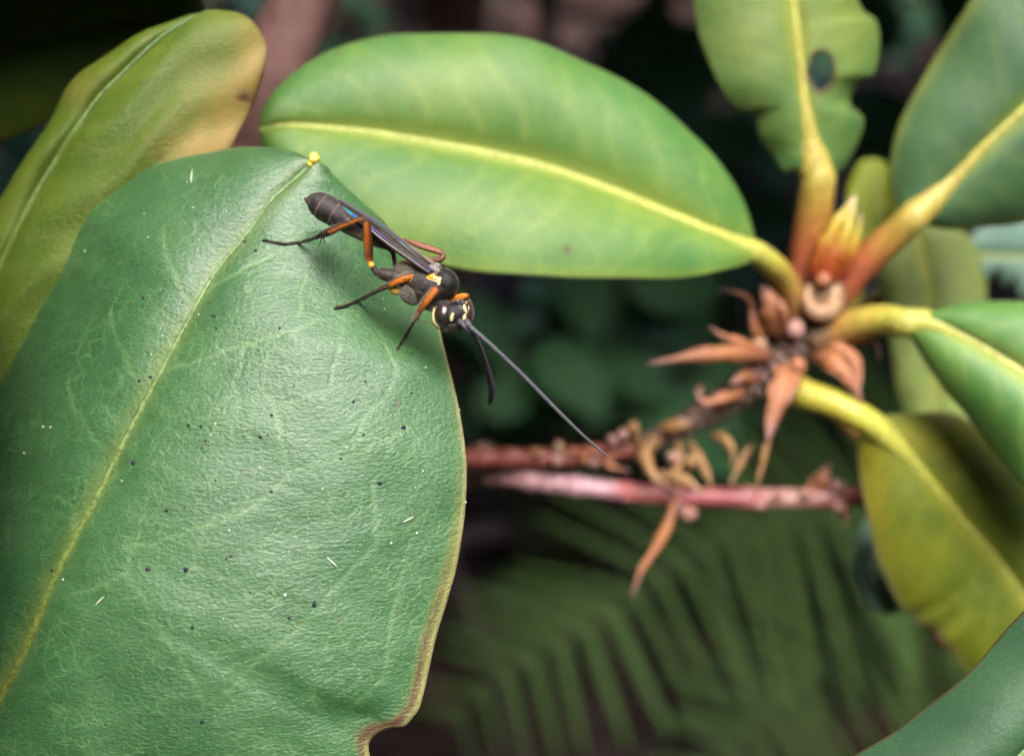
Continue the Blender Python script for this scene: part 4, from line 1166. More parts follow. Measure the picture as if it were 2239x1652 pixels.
def two(u, s):
    return lerp(ORANGE, DKBR, min(1, max(0, (s + 0.25) * 3))) if 0.1 < u < 0.8 else DKBR


rr_ = 14 * MMPX * WD
# near hind leg
blob(1205, 912, -0.1, 95, 58, 62, 14, (0.035, 0.022, 0.020))
seg([(1140, 898, -0.1), (1220, 915, -0.1), (1320, 935, 0.0), (1400, 960, 0.1)], [40, 62, 66, 70], con((0.03, 0.022, 0.02)))
seg([(1130, 900, 0.0), (1105, 872, 0.0), (1082, 838, 0.0)], [34, 27, 28], con((0.02, 0.014, 0.012)))
seg([(1086, 845, 0.0), (1066, 812, 0.0), (1056, 792, 0.0)], [26, 27, 27], con(YELL))
seg([(1058, 800, 0.0), (1050, 740, -0.2), (1046, 660, -0.9), (1042, 560, -1.6), (1036, 480, -2.1), (1030, 428, -2.3)], [27, 40, 43, 38, 32, 26], lambda u, s: lerp(ORANGE, (0.07, 0.015, 0.006), min(1, max(0, 0.25 + s * 0.9))) if u < 0.92 else DKBR, axis=RGT)
g = ground_off(640, 562, 3 * rr_)
seg([(1034, 428, -2.3), (985, 420, -2.35), (900, 448, -2.2), (800, 490, -1.6), (715, 530, -0.8), (640, 560, 0.0)], [22, 22, 27, 31, 36, 34], two)
f1, f2, f3 = ground_off(430, 630, rr_ * 1.3), ground_off(300, 641, rr_), ground_off(135, 606, rr_)
seg([(648, 556, 0.0), (600, 578, 0.4), (520, 608, (f1 + 0.5) / 2), (430, 632, f1), (320, 640, f2), (220, 626, f2), (135, 606, f3)], [22, 20, 18, 16, 14, 13, 12], tars)
seg([(132, 604, f3), (122, 618, f3 + 0.05)], [11, 8], tars)
seg([(642, 575, 0.3), (628, 620, 0.6), (610, 662, 0.9)], [8, 6, 3], con((0.25, 0.17, 0.05)), 10)
seg([(652, 578, 0.3), (660, 610, 0.6), (668, 642, 0.9)], [8, 6, 3], con(DKBR), 10)
# near middle leg
blob(1280, 1048, -0.1, 56, 40, 44, 22, (0.50, 0.30, 0.05))
blob(1250, 1022, -0.35, 30, 26, 28, 10, YELL)
seg([(1425, 920, -1.0), (1380, 935, -1.15), (1310, 965, -1.1), (1240, 1002, -0.8)], [30, 38, 38, 30], lambda u, s: lerp(ORANGE, DKBR, min(1, max(0, s - 0.1) * 2)))
seg([(1300, 975, -0.95), (1240, 1000, -0.8), (1150, 1038, -0.3)], [20, 25, 24], lambda u, s: DKBR if s > -0.3 else (0.10, 0.045, 0.015))
f1, f2, f3 = ground_off(950, 1140, rr_ * 2), ground_off(850, 1180, rr_), ground_off(760, 1200, rr_)
seg([(1155, 1036, -0.3), (1060, 1085, f1 * 0.45), (950, 1140, f1), (850, 1182, f2), (762, 1200, f3)], [22, 20, 17, 15, 14], tars)
seg([(765, 1198, f3), (746, 1216, f3 + 0.08)], [13, 8], tars)
# near front leg
seg([(1560, 1130, -0.2), (1600, 1085, -0.9), (1640, 1036, -1.4)], [36, 36, 30], con(DKORANGE))
seg([(1640, 1034, -1.4), (1600, 1085, -1.5), (1550, 1150, -1.4), (1502, 1215, -1.0)], [30, 37, 36, 28], lambda u, s: lerp(ORANGE, DKBR, min(1, max(0.1, 0.15 - s * 0.8))), axis=RGT)
seg([(1510, 1200, -1.05), (1480, 1258, -0.7), (1450, 1312, -0.3)], [26, 26, 20], lambda u, s: lerp(DKORANGE, DKBR, u))
f1, f2 = ground_off(1380, 1435, rr_ * 2), ground_off(1300, 1568, rr_)
seg([(1455, 1305, -0.3), (1415, 1375, f1 * 0.5), (1380, 1435, f1), (1335, 1510, (f1 + f2) / 2), (1300, 1568, f2)], [17, 15, 15, 14, 15], tars)
seg([(1302, 1562, f2), (1288, 1580, f2)], [14, 8], tars)
seg([(1470, 1295, -0.3), (1500, 1305, 0), (1600, 1335, 0.4), (1660, 1385, 0.3)], [6, 6, 6, 8], con((0.20, 0.10, 0.04)), 8)
# far legs
seg([(1560, 790, 1.0), (1620, 785, 1.0), (1680, 775, 1.1), (1712, 748, 1.2)], [26, 30, 28, 22], con((0.10, 0.045, 0.03)))
seg([(1714, 750, 1.2), (1690, 722, 1.2), (1640, 698, 1.3), (1540, 668, 1.5), (1430, 630, 1.8), (1345, 602, 2.2)], [22, 24, 30, 30, 24, 14], lambda u, s: lerp(PINK, (0.09, 0.05, 0.04), 0.2 if 0.25 < u < 0.8 and s < 0.5 else 0.75))
seg([(1350, 604, 2.2), (1270, 600, 3.0), (1180, 600, 4.2), (1100, 610, 5.0)], [14, 12, 11, 10], tars)
seg([(1470, 880, 0.7), (1400, 822, 0.9), (1310, 828, 1.0)], [40, 34, 28], con((0.34, 0.13, 0.02)))
seg([(1770, 1130, 0.4), (1820, 1118, 0.0), (1870, 1104, -0.2), (1912, 1092, -0.3)], [24, 29, 31, 22], con((0.42, 0.15, 0.012)))
seg([(1910, 1090, -0.3), (1920, 1130, 0.3), (1900, 1210, 1.4), (1860, 1300, 2.6)], [20, 18, 14, 11], con(DKORANGE))

# fuse everything into one continuous skin
allv, allf = merge([(v, f) for v, f, c in src])
allc = np.vstack([c for v, f, c in src])
wroot_loc = W(1500, 1080, 1.4)
wasp = thing('wasp', tuple(wroot_loc), 'slender black wasp with orange legs perched at the edge of the leaf', 'insect')
tmp_me = new_mesh('tmp_body', (allv - wroot_loc) * 1000.0, allf)
tmp = bpy.data.objects.new('tmp_body', tmp_me)
COL.objects.link(tmp)
rm = tmp.modifiers.new('fuse', 'REMESH')
rm.mode = 'VOXEL'
rm.voxel_size = 0.036
sm = tmp.modifiers.new('soft', 'SMOOTH')
sm.factor = 0.5
sm.iterations = 3
dg = bpy.context.evaluated_depsgraph_get()
ev = tmp.evaluated_get(dg)
bm_ = ev.to_mesh()
nv_ = len(bm_.vertices)
bv = np.empty(nv_ * 3)
bm_.vertices.foreach_get('co', bv)
bv = bv.reshape(-1, 3) / 1000.0 + wroot_loc
bfaces = [tuple(p.vertices) for p in bm_.polygons]
ev.to_mesh_clear()
bpy.data.objects.remove(tmp)
kd = kdtree.KDTree(len(allv))
for i, p in enumerate(allv):
    kd.insert(p, i)
kd.balance()
bc = np.array([allc[kd.find(p)[1]] for p in bv])

m, nt, out = mat_new('wasp_skin')
co = N(nt, 'ShaderNodeTexCoord').outputs['Object']
mp = N(nt, 'ShaderNodeMapping')
mp.inputs['Scale'].default_value = (1000, 1000, 1000)
nt.links.new(co, mp.inputs[0])
cb = attr(nt, 'skin', True)
n1 = noise(nt, mp.outputs[0], 9.0, 3, 0.65)
n0 = noise(nt, mp.outputs[0], 1.6, 3, 0.6)
tone = mixc(nt, ramp(nt, n1, 0.3, 0.7), (0.25, 0.24, 0.24), (1.9, 1.8, 1.7))
mu = N(nt, 'ShaderNodeMix', data_type='RGBA', blend_type='MULTIPLY')
mu.inputs[0].default_value = 1.0
nt.links.new(cb, mu.inputs[6])
nt.links.new(tone, mu.inputs[7])
pb = N(nt, 'ShaderNodeBsdfPrincipled')
nt.links.new(mu.outputs[2], pb.inputs['Base Color'])
nt.links.new(math_n(nt, 'MULTIPLY_ADD', n0, 0.3, 0.22), pb.inputs['Roughness'])
pb.inputs['Specular IOR Level'].default_value = 0.32
pb.inputs['Sheen Weight'].default_value = 0.06
pb.inputs['Sheen Roughness'].default_value = 0.4
pb.inputs['Sheen Tint'].default_value = (0.8, 0.75, 0.7, 1)
bmp = N(nt, 'ShaderNodeBump')
bmp.inputs['Distance'].default_value = 0.00007
nt.links.new(n1, bmp.inputs['Height'])
nt.links.new(bmp.outputs[0], pb.inputs['Normal'])
nt.links.new(pb.outputs[0], out.inputs[0])
M['wasp'] = m
body = mobj('body', bv, bfaces, M['wasp'], wasp, {'skin': bc})

# short silvery pile on thorax, waist and face
me = body.data
nrm = np.empty(nv_ * 3)
me.vertices.foreach_get('normal', nrm)
nrm = nrm.reshape(-1, 3)
q2 = proj(bv)
ccx, ccy = (q2[:, 0] - 544.2) / 0.2494, (q2[:, 1] - 373.2) / 0.2494
dark = bc.sum(1) < 0.32
sel = np.where(dark & (ccx > 1120) & (ccx < 1960) & (ccy > 780))[0]
sel2 = np.where((ccx < 1120))[0]
selg = np.where((bc.sum(1) > 0.06) & (bc.sum(1) < 0.2) & (ccx > 1280) & (ccx < 1640) & (ccy > 800))[0]
pick = np.concatenate([rng.choice(sel, 3800), rng.choice(selg, 6000), rng.choice(sel2, 2200)])
back = (W(1300, 890) - W(1740, 1050))
back /= np.linalg.norm(back)
HV, HF = [], []
for i in pick:
    n = nrm[i]
    t = n * 0.55 + back * 0.8 + rng.normal(0, 0.25, 3)
    t /= np.linalg.norm(t)
    s = np.cross(t, n) + 1e-6
    s /= np.linalg.norm(s)
    L_ = rng.uniform(0.12, 0.26) * 0.001
    b = bv[i] - n * 1e-5
    k = len(HV)
    HV += [b - s * 9e-6, b + s * 9e-6, b + n * 1e-5, b + t * L_]
    HF += [(k, k + 1, k + 3), (k + 1, k + 2, k + 3), (k + 2, k, k + 3)]
M['pile'] = plain_mat('silver_pile', [(0.20, 0.17, 0.13), (0.32, 0.28, 0.22)], 4, 0.5)
mobj('body_hair', np.array(HV), HF, M['pile'], wasp, kind='stuff', smooth=False)

# eyes
m, nt, out = mat_new('wasp_eye')
co = N(nt, 'ShaderNodeTexCoord').outputs['Object']
mp = N(nt, 'ShaderNodeMapping')
mp.inputs['Scale'].default_value = (1000, 1000, 1000)
nt.links.new(co, mp.inputs[0])
vo = N(nt, 'ShaderNodeTexVoronoi')
vo.inputs['Scale'].default_value = 22
nt.links.new(mp.outputs[0], vo.inputs['Vector'])
pb = N(nt, 'ShaderNodeBsdfPrincipled')
nt.links.new(mixc(nt, ramp(nt, noise(nt, mp.outputs[0], 1.2, 2), 0.35, 0.65), (0.016, 0.015, 0.012), (0.045, 0.024, 0.020)), pb.inputs['Base Color'])
pb.inputs['Roughness'].default_value = 0.26
pb.inputs['Coat Weight'].default_value = 1.0
pb.inputs['Coat Roughness'].default_value = 0.2
bmp = N(nt, 'ShaderNodeBump')
bmp.inputs['Distance'].default_value = 0.000008
bmp.invert = True
nt.links.new(vo.outputs['Distance'], bmp.inputs['Height'])
nt.links.new(bmp.outputs[0], pb.inputs['Normal'])
nt.links.new(pb.outputs[0], out.inputs[0])
M['eye'] = m
for (cx, cy, off, ax, ay, az, rot) in EYES:
    src.clear()
    blob(cx, cy, off, ax, ay, az, rot, BLACK)
    mobj('eye', src[0][0], src[0][1], M['eye'], wasp)

# antennae: many small ringed segments
M['antenna'] = plain_mat('antenna_grey_black', [(0.035, 0.034, 0.045), (0.075, 0.073, 0.085), (0.12, 0.12, 0.13)], 6, 0.5, 0.02)


def antenna(pts, rads, n=420):
    c = catmull(np.hstack([np.array(pts, float), np.array(rads, float)[:, None]]), 20)
    c = resample(c, n, 2)
    q = P(np.stack([c[:, 0], c[:, 1], c[:, 2]], 1))
    r = c[:, 3] * TANH / CX * c[:, 2] * 0.001
    ph = (np.arange(n) / n * 44) % 1.0
    r = r * (1 + 0.10 * np.sin(ph * math.pi) - 0.04)
    r[: n // 28] *= 1.35
    return tube(q, r, 12)


A1 = [(wx(1846), wy(1318), WD - 1.0), (1018, 716, WD - 1.1), (1036, 735, WD - 0.2), (1050, 760, WD + 1.8), (1062, 795, WD + 4.5), (1072, 830, WD + 7), (1076, 858, WD + 9), (1071, 880, WD + 11)]
A2 = [(wx(1900), wy(1316), WD - 0.9), (1028, 714, WD - 1.2), (1060, 742, WD - 1.2), (1100, 779, WD - 1.0), (1150, 827, WD - 0.6), (1200, 878, WD - 0.2), (1250, 928, WD + 0.2), (1290, 965, WD + 0.5), (1327, 996, WD + 0.7)]
for pts, rads in ((A1, [6, 6, 5.5, 5.5, 6, 6.5, 6.5, 4.0]), (A2, [6, 6.2, 5.6, 5.2, 5.0, 4.8, 4.2, 3.4, 2.0])):
    av, af = antenna(pts, rads)
    mobj('antenna', av, af, M['antenna'], wasp)

# wings: smoky film with a sheen, dark leading vein
m, nt, out = mat_new('wing_film')
pb = N(nt, 'ShaderNodeBsdfPrincipled')
co = N(nt, 'ShaderNodeTexCoord').outputs['Object']
mp = N(nt, 'ShaderNodeMapping')
mp.inputs['Scale'].default_value = (1000, 1000, 1000)
nt.links.new(co, mp.inputs[0])
nw_ = noise(nt, mp.outputs[0], 0.45, 3, 0.5)
pb.inputs['Base Color'].default_value = (0.045, 0.032, 0.022, 1)
pb.inputs['Roughness'].default_value = 0.22
pb.inputs['Specular IOR Level'].default_value = 0.9
pb.inputs['Thin Film IOR'].default_value = 1.38
nt.links.new(math_n(nt, 'MULTIPLY_ADD', nw_, 260.0, 210.0), pb.inputs['Thin Film Thickness'])
bmp = N(nt, 'ShaderNodeBump')
bmp.inputs['Distance'].default_value = 0.00006
nt.links.new(noise(nt, mp.outputs[0], 1.2, 2), bmp.inputs['Height'])
nt.links.new(bmp.outputs[0], pb.inputs['Normal'])
tr = N(nt, 'ShaderNodeBsdfTransparent')
tr.inputs[0].default_value = (0.80, 0.70, 0.55, 1)
mx = N(nt, 'ShaderNodeMixShader')
mx.inputs[0].default_value = 0.36
nt.links.new(pb.outputs[0], mx.inputs[1])
nt.links.new(tr.outputs[0], mx.inputs[2])
nt.links.new(mx.outputs[0], out.inputs[0])
M['wing'] = m
M['wingvein'] = plain_mat('wing_vein_brown', [(0.020, 0.015, 0.018), (0.045, 0.030, 0.026)], 3, 0.35, spec=0.6)
M['wingroot'] = plain_mat('wing_vein_tan', [(0.16, 0.09, 0.045), (0.24, 0.15, 0.09)], 3, 0.4)


def wing(low, upp, lines, n=60, m_=12, bow=0.25):
    lc = resample(Wp(catmull(low)), n)
    uc = resample(Wp(catmull(upp)), n)
    G = np.zeros((n, m_, 3))
    tt = np.linspace(0, 1, n)
    for j in range(m_):
        s = j / (m_ - 1)
        G[:, j] = lc * (1 - s) + uc * s - FWD * (bow * 0.001 * math.sin(s * math.pi) * np.sin(tt * math.pi))[:, None]
    V = G.reshape(-1, 3)
    no = np.cross(np.gradient(G, axis=0), np.gradient(G, axis=1)).reshape(-1, 3)
    no /= np.linalg.norm(no, axis=1)[:, None] + 1e-12
    B = V + no * 1.2e-5
    F = []
    k0 = n * m_
    for i in range(n - 1):
        for j in range(m_ - 1):
            a = i * m_ + j
            F.append((a, a + 1, a + m_ + 1, a + m_))
            F.append((a + k0, a + m_ + k0, a + m_ + 1 + k0, a + 1 + k0))
    wo = mobj('wing', np.vstack([V, B]), F, M['wing'], wasp)
    for path, r0, r1, mm_ in lines:              # path: (t, s) over the film
        p = catmull(np.array(path, float), 10)
        ii = p[:, 0] * (n - 1)
        jj = np.clip(p[:, 1], 0, 1) * (m_ - 1)
        pts = []
        for a, b in zip(ii, jj):
            i0, j0 = min(int(a), n - 2), min(int(b), m_ - 2)
            fa, fb = a - i0, b - j0
            pts.append((G[i0, j0] * (1 - fa) + G[i0 + 1, j0] * fa) * (1 - fb) + (G[i0, j0 + 1] * (1 - fa) + G[i0 + 1, j0 + 1] * fa) * fb)
        tv, tf = tube(np.array(pts), np.linspace(r0, r1, len(pts)) * 0.001, 8)
        mobj('wing_vein', tv, tf, M[mm_], wo)
    return wo


low = [(1595, 905, -1.35), (1500, 842, -1.5), (1400, 772, -1.6), (1280, 688, -1.7), (1150, 592, -1.7), (1050, 512, -1.65), (960, 448, -1.6), (870, 385, -1.5), (790, 318, -1.3), (748, 268, -1.1)]
upp = [(1620, 872, -1.3), (1540, 806, -1.25), (1450, 732, -1.2), (1340, 644, -1.15), (1220, 545, -1.15), (1100, 454, -1.1), (1000, 386, -1.1), (900, 318, -1.05), (820, 272, -1.0), (748, 250, -1.0)]
wing(low, upp, [([(0, 0), (0.25, 0.02), (0.5, 0.02), (0.62, 0.05)], 0.25, 0.19, 'wingvein'), ([(0.62, 0.04), (0.8, 0.02), (1, 0.5)], 0.10, 0.03, 'wingvein'),
                ([(0, 0.3), (0.2, 0.35), (0.4, 0.35), (0.6, 0.4), (0.8, 0.5)], 0.09, 0.03, 'wingvein'), ([(0, 0.6), (0.2, 0.62), (0.4, 0.65), (0.55, 0.7)], 0.08, 0.03, 'wingvein'),
                ([(0.3, 0.36), (0.33, 0.65)], 0.05, 0.05, 'wingvein'), ([(0.5, 0.05), (0.53, 0.38)], 0.06, 0.05, 'wingvein'), ([(0, 0.98), (0.3, 0.98), (0.7, 0.98), (1, 0.98)], 0.05, 0.03, 'wingvein'),
                ([(0.0, 0.15), (0.12, 0.16), (0.3, 0.16)], 0.10, 0.06, 'wingroot')])
low = [(1640, 862, -1.05), (1540, 790, -1.1), (1430, 705, -1.15), (1310, 610, -1.1), (1190, 515, -1.05), (1080, 438, -1.0), (980, 372, -0.95), (880, 305, -0.9), (800, 262, -0.85), (735, 252, -0.85)]
upp = [(1655, 826, -0.7), (1580, 775, -0.6), (1480, 700, -0.5), (1360, 615, -0.4), (1250, 528, -0.4), (1150, 455, -0.4), (1050, 392, -0.4), (940, 322, -0.5), (840, 268, -0.6), (735, 240, -0.8)]
wing(low, upp, [([(0, 0.95), (0.3, 0.97), (0.6, 0.97), (1, 0.7)], 0.10, 0.05, 'wingvein'), ([(0, 0.4), (0.3, 0.45), (0.6, 0.5), (0.9, 0.6)], 0.07, 0.03, 'wingvein'), ([(0.4, 0.47), (0.42, 0.95)], 0.05, 0.05, 'wingvein'),
                ([(0.0, 0.8), (0.15, 0.72), (0.28, 0.7)], 0.09, 0.05, 'wingroot')])

# ------------------------------------------------------------------ forest floor
n = 121
ax_ = np.sinh(np.linspace(-1, 1, n) * 5.2) / math.sinh(5.2) * 60
gx, gy = np.meshgrid(ax_, ax_, indexing='ij')
gz = 0.02 * np.sin(gx * 7 + 1.3 * np.sin(gy * 5)) * np.sin(gy * 6) + 0.008 * np.sin(gx * 23 + gy * 17) + 0.01
gz = gz * np.exp(-(gx ** 2 + gy ** 2) / 30.0)
idx = np.arange(n * n).reshape(n, n)
gf = np.stack([idx[:-1, :-1], idx[1:, :-1], idx[1:, 1:], idx[:-1, 1:]], -1).reshape(-1, 4)
gr = mobj('ground', np.stack([gx, gy, gz], -1).reshape(-1, 3), gf, M['soil'])
gr['kind'] = 'structure'


def leaf_cloud(name, pos, size, mat, label, cat, parent=None, tilt=0.5, slim=0.45, fold=0.15, seed=5, droop=None):
    r = np.random.default_rng(seed)
    k = len(pos)
    yaw = r.uniform(0, 2 * math.pi, k)
    nz = np.stack([r.normal(0, tilt, k), r.normal(0, tilt, k), np.ones(k)], 1)
    nz /= np.linalg.norm(nz, axis=1)[:, None]
    d = np.stack([np.cos(yaw), np.sin(yaw), np.zeros(k)], 1)
    d -= nz * np.sum(d * nz, axis=1)[:, None]
    d /= np.linalg.norm(d, axis=1)[:, None]
    s = np.cross(nz, d)
    out = []
    prof = [(-0.5, 0, 0), (-0.2, 0.85, 1), (0.15, 1, 1), (0.5, 0, 0)]
    rows = []
    for t, w, _ in prof:
        for sgn in (-1, 0, 1):
            rows.append((t, w * sgn, abs(sgn) * w))
    V = np.zeros((k, len(rows), 3))
    for i, (t, w, a) in enumerate(rows):
        V[:, i] = pos + d * (t * size)[:, None] + s * (w * slim * 0.5 * size)[:, None] + nz * ((a * fold - t * t * 0.5 * fold) * size)[:, None]
    F = []
    m = len(rows)
    base = np.arange(k) * m
    for i in range(3):
        for j in range(2):
            a = i * 3 + j
            F.append(np.stack([base + a, base + a + 1, base + a + 4, base + a + 3], 1))
    F = np.vstack(F)
    o = mobj(name, V.reshape(-1, 3), F, mat, parent, kind='stuff')
    if label:
        o['label'] = label
        o['category'] = cat
    return o


# leaf litter and low plants on the floor
k = 5200
pos = np.stack([rng.uniform(-1.6, 1.6, k), rng.uniform(0.05, 2.6, k), rng.uniform(0.012, 0.035, k)], 1)
leaf_cloud('leaf_litter', pos, rng.uniform(0.03, 0.08, k), M['litter'], 'brown fallen leaves covering the forest floor', 'leaf litter', tilt=0.25, seed=8)
k = 3600
pos = np.stack([rng.uniform(-1.5, 1.5, k), rng.uniform(0.35, 2.4, k), np.zeros(k)], 1)
clump = np.sin(pos[:, 0] * 5.3 + 1.0) * np.sin(pos[:, 1] * 4.1 + 0.4) + 0.5 * np.sin(pos[:, 0] * 11) * np.sin(pos[:, 1] * 9)
keep = (clump > -0.35) & ~((pos[:, 1] < 0.62) & (np.abs(pos[:, 0]) < 0.6))
pos = pos[keep]
pos[:, 2] = rng.uniform(0.04, 0.22, len(pos))
leaf_cloud('ground_cover', pos, rng.uniform(0.03, 0.085, len(pos)), M['cover'], 'dark green low leafy plants behind the rosette', 'ground cover', tilt=0.4, slim=0.8, seed=9)

# ------------------------------------------------------------------ old stems and an unseen canopy added to block light
def stem_from(pts3, r0, r1, mat, parent, name='stem', sides=18):
    c = resample(catmull(np.array(pts3, float), 20), 70)
    L_ = np.linspace(0, 1, len(c))
    r = (r0 + (r1 - r0) * L_) * (1 + 0.06 * np.sin(L_ * 31) + 0.04 * np.sin(L_ * 57 + 1))
    v, f = tube(c, r, sides)
    v += rng.normal(0, r0 * 0.02, v.shape)
    return mobj(name, v, f, mat, parent)


def at(x, y, d):
    return P([(x, y, d)])[0]


b1 = at(660, 0, 210)
bush_base = np.array([-0.16, 0.30, 0.0])
bush = thing('rhododendron_bush', tuple(bush_base), 'old brown stems standing behind the broad leaves under an added unseen canopy', 'bush')
lo1 = at(565, 250, 212)
lo2 = at(500, 420, 225)
dirn = (b1 - lo1) / np.linalg.norm(b1 - lo1)
stem_from([bush_base, lo2 + (lo2 - lo1) * 0.6, lo2, lo1, b1, b1 + dirn * 0.08, b1 + dirn * 0.16 + np.array([0, 0.05, 0.12]), np.array([0.05, 0.5, 0.95])], 0.0068, 0.006, M['bark'], bush)
t2 = at(985, 0, 420)
stem_from([np.array([-0.05, 0.55, 0.0]), at(955, 330, 425), at(970, 120, 420), t2, t2 + np.array([0.01, 0.05, 0.2]), np.array([0.0, 0.6, 1.0])], 0.0155, 0.012, M['bark'], bush)
stem_from([np.array([0.30, 0.95, 0.0]), at(1225, 120, 800), at(1195, 60, 800), np.array([0.05, 0.9, 0.95])], 0.008, 0.007, M['bark_dark'], bush)
stem_from([np.array([0.28, 0.75, 0.0]), at(1400, 110, 620), at(1440, 0, 620), np.array([0.25, 0.7, 0.95])], 0.010, 0.008, M['bark_dark'], bush)
def box_pts(k, x, y, z):
    return np.stack([rng.uniform(*x, k), rng.uniform(*y, k), rng.uniform(*z, k)], 1)


blocker_roof = box_pts(7500, (-1.3, 1.3), (0.18, 0.95), (0.50, 0.95))  # leaves added above the view to keep the background dark
blocker_roof = blocker_roof[blocker_roof[:, 2] > 0.635 - 0.30 * np.minimum(blocker_roof[:, 1], 0.5)]
left_ = box_pts(3500, (-0.9, -0.085), (-0.45, 0.2), (0.60, 0.9))  # unseen leaves added to darken the left side
left_ = left_[left_[:, 2] > 0.60 - 0.15 * (left_[:, 0] + 0.10)]
over = box_pts(800, (-0.5, -0.072), (-0.2, 0.2), (0.575, 0.70))  # low leaves added out of view to shade the broad leaf's left
blocker_hedge = box_pts(26000, (-1.3, 1.3), (-1.3, 0.2), (0.0, 1.45))  # ring of leaves added around the camera to block low sky light
rad_ = np.hypot(blocker_hedge[:, 0], blocker_hedge[:, 1])
blocker_hedge = blocker_hedge[(rad_ > 0.75) & (rad_ < 1.3)]
pos = np.vstack([blocker_roof, left_, blocker_hedge, over])
sizes = np.concatenate([rng.uniform(0.07, 0.14, len(pos) - len(over)), rng.uniform(0.04, 0.065, len(over))])
leaf_cloud('added_canopy', pos, sizes, M['added_canopy'], None, None, parent=None, tilt=0.45, slim=0.42, seed=15)  # all the added light-blocking leaves as one mesh, out of view
added_canopy = bpy.data.objects['added_canopy']
added_canopy.data.transform(Matrix.Translation(Vector(-bush_base)))
added_canopy.parent = bush
# fallen twigs on the floor
for i, (a, b, r_) in enumerate([((960, 1185, 560), (1190, 1180, 575), 0.006), ((1010, 1085, 610), (1330, 1120, 640), 0.004), ((1010, 1300, 540), (1130, 1620, 500), 0.0035)]):
    p, q = at(*a), at(*b)
    mid_ = (p + q) / 2 + np.array([0, 0, 0.008])
    c = resample(catmull([p + (p - q) * 0.6, p, mid_, q, q + (q - p) * 0.5]), 30)
    tv, tf = tube(c, np.linspace(r_, r_ * 0.7, 30), 10)
    to = mobj('fallen_twig', tv, tf, M['bark_dark'])
    to['label'] = ['greyish fallen twig lying behind the fern frond', 'thin dark fallen twig below the pink twig', 'slim dark twig beside the fern tip'][i]
    to['category'] = 'twig'
    to['group'] = 'fallen twigs on the floor'

# ------------------------------------------------------------------ leafy plants in the shade behind the rosette
def oval_leaf_mesh():
    n, m = 13, 7
    V, F = [], []
    for i in range(n):
        t = i / (n - 1)
        w = 0.34 * math.sin(math.pi * min(1, t ** 0.8 * 0.98 + 0.01)) ** 0.75
        for j in range(m):
            x = -1 + 2 * j / (m - 1)
            V.append((t, x * w, -0.22 * t * t + 0.10 * abs(x) * w * 2 - 0.12 * x * x * w))
    k = n * m
    V = np.array(V)
    V = np.vstack([V, V - np.array([0, 0, 0.012])])
    for i in range(n - 1):
        for j in range(m - 1):
            a = i * m + j
            F.append((a, a + m, a + m + 1, a + 1))
            F.append((a + k, a + 1 + k, a + m + 1 + k, a + m + k))
    return V, F


ov, of = oval_leaf_mesh()
oval_me = new_mesh('leaf', ov, of)
oval_me.materials.append(M['cover'])


def shade_plant(base, spots, label):
    pl = thing('undergrowth_plant', tuple(base), label, 'plant', 'dark leafy plants in the shade')
    b = np.array(base, float)
    for (x, y, d_, size) in spots:
        p = at(x, y, d_)
        a = rng.uniform(0, 2 * math.pi)
        z = np.array([rng.normal(0, 0.3), -0.45 + rng.normal(0, 0.3), 0.9])
        z /= np.linalg.norm(z)
        d = np.array([math.cos(a), math.sin(a), 0.0])
        d -= z * (d @ z)
        d /= np.linalg.norm(d)
        yv = np.cross(z, d)
        o = bpy.data.objects.new('leaf', oval_me)
        COL.objects.link(o)
        o.parent = pl
        l_ = size * 0.001
        q = p - b - d * l_ * 0.5
        o.matrix_local = Matrix([[d[i] * l_, yv[i] * l_, z[i] * l_, q[i]] for i in range(3)] + [[0, 0, 0, 1]])
        c = resample(catmull([b, b + (q) * 0.5 + np.array([0, 0, 0.03]), b + q]), 14)
        tv, tf = tube(c, np.linspace(0.0016, 0.0008, 14), 6)
        mobj('leaf_stalk', tv, tf, M['fern_rachis'], pl)


def scatter(k, x, y, d, size):
    return [(rng.uniform(*x), rng.uniform(*y), rng.uniform(*d), rng.uniform(*size)) for _ in range(k)]


shade_plant((0.02, 0.40, 0.01), scatter(30, (960, 1620), (600, 960), (400, 520), (26, 46)), 'dark blue green leafy plant behind the wasp antennae')
shade_plant((0.16, 0.62, 0.01), scatter(22, (1250, 1560), (60, 520), (520, 680), (34, 60)), 'dark leafy plant between the pale oval leaf and the chewed leaf')
shade_plant((0.34, 0.60, 0.01), scatter(14, (1880, 2120), (0, 360), (520, 660), (34, 60)), 'dark leafy plant behind the dusky leaf on the red stalk')

# ------------------------------------------------------------------ the fern
def pinna_mesh():
    """unit leaflet along +x, from its broad base to the tip, toothed edges, arched"""
    n = 26
    V, F = [], []
    for i in range(n):
        t = i / (n - 1)
        w = 0.095 * (1 - t) ** 0.55 * (1 + 0.35 * math.exp(-((t - 0.02) / 0.06) ** 2)) * (1 + 0.10 * (1 if i % 2 else -1))
        w = max(w, 0.002)
        z = -0.10 * t * t
        V += [(t, -w, z - w * 0.25), (t, -w * 0.5, z), (t, 0, z - 0.012), (t, w * 0.5, z), (t, w, z - w * 0.25)]
    for i in range(n - 1):
        for j in range(4):
            a = i * 5 + j
            F.append((a, a + 1, a + 6, a + 5))
    V = np.array(V)
    k = len(V)
    V2 = V - np.array([0, 0, 0.006])
    F2 = [(a + k, d + k, c + k, b + k) for a, b, c, d in F]
    return np.vstack([V, V2]), F + F2


pv, pf = pinna_mesh()
pin_me = new_mesh('pinna', pv, pf)
pin_me.materials.append(M['fern'])
fern_base = np.array([0.36, 0.55, 0.01])
fern = thing('fern', tuple(fern_base), 'dark green fern with arching feathery fronds below the pink twig', 'fern')


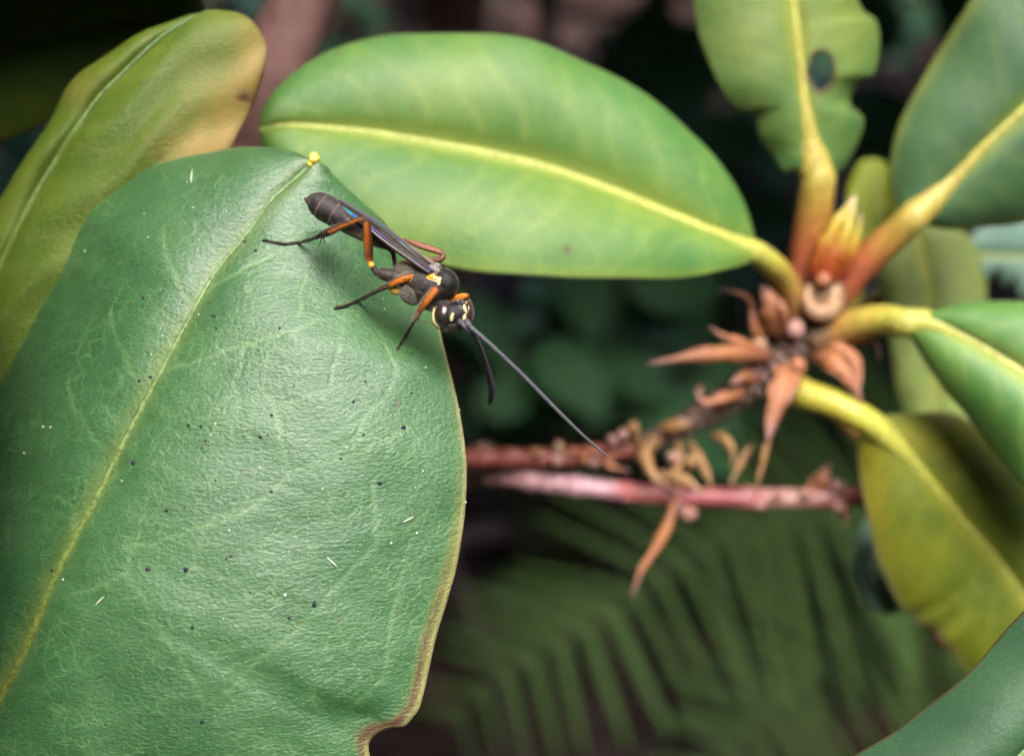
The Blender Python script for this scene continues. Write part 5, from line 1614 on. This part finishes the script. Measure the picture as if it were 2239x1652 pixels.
def frond(pts, n_p, lens, angle=68, r0=0.0016, face=(0, -0.45, 0.9)):
    c = resample(np.array(catmull(pts, 16)), 80)
    v, f = tube(c, np.linspace(r0, r0 * 0.3, 80), 8)
    fo = mobj('frond', v, f, M['fern_rachis'], fern)
    tan = np.gradient(c, axis=0)
    tan /= np.linalg.norm(tan, axis=1)[:, None]
    for i in range(n_p):
        u = 0.16 + 0.82 * i / (n_p - 1)
        k = u * 79
        i0 = min(int(k), 78)
        p = c[i0] * (1 - (k - i0)) + c[i0 + 1] * (k - i0)
        t = tan[i0]
        up = np.array(face, float)
        up -= t * (up @ t)
        up /= np.linalg.norm(up)
        sd = np.cross(t, up)
        L_ = np.interp(u, *lens)
        for sg in (-1, 1):
            a = math.radians((angle if sg > 0 else angle + 24) + rng.normal(0, 4) - 18 * max(0, u - 0.6) / 0.4)
            d = t * math.cos(a) + sd * sg * math.sin(a) + up * rng.normal(0.06, 0.05)
            d /= np.linalg.norm(d)
            z = up - d * (up @ d)
            z /= np.linalg.norm(z)
            y = np.cross(z, d)
            o = bpy.data.objects.new('pinna', pin_me)
            COL.objects.link(o)
            o.parent = fo
            l_ = L_ * rng.uniform(0.92, 1.08)
            wd = 0.44 if u < 0.85 else 0.75
            o.matrix_local = Matrix(((d[0] * l_, y[0] * l_ * wd, z[0] * l_, p[0] - fern_base[0]), (d[1] * l_, y[1] * l_ * wd, z[1] * l_, p[1] - fern_base[1]), (d[2] * l_, y[2] * l_ * wd, z[2] * l_, p[2] - fern_base[2]), (0, 0, 0, 1)))
    return fo


LEN = ([0, 0.2, 0.45, 0.7, 0.9, 1.0], [0.05, 0.085, 0.092, 0.078, 0.045, 0.015])
frond([fern_base, at(2150, 1120, 520), at(1930, 1100, 470), at(1752, 1135, 450), at(1616, 1167, 440), at(1503, 1221, 432), at(1413, 1275, 428), at(1323, 1338, 424), at(1210, 1406, 420), at(1088, 1480, 418), at(960, 1600, 420)], 42, LEN, angle=62)
frond([fern_base, at(2250, 1250, 540), at(2050, 1300, 520), at(1900, 1370, 510), at(1760, 1480, 500), at(1620, 1600, 490), at(1480, 1750, 485)], 34, LEN)
frond([fern_base, at(2300, 900, 640), at(2050, 800, 680), at(1800, 790, 700), at(1560, 850, 700), at(1340, 960, 690)], 26, LEN, face=(0, -0.3, 0.95))
frond([fern_base, at(2350, 1500, 520), at(2250, 1650, 480), at(2150, 1850, 450)], 18, LEN)
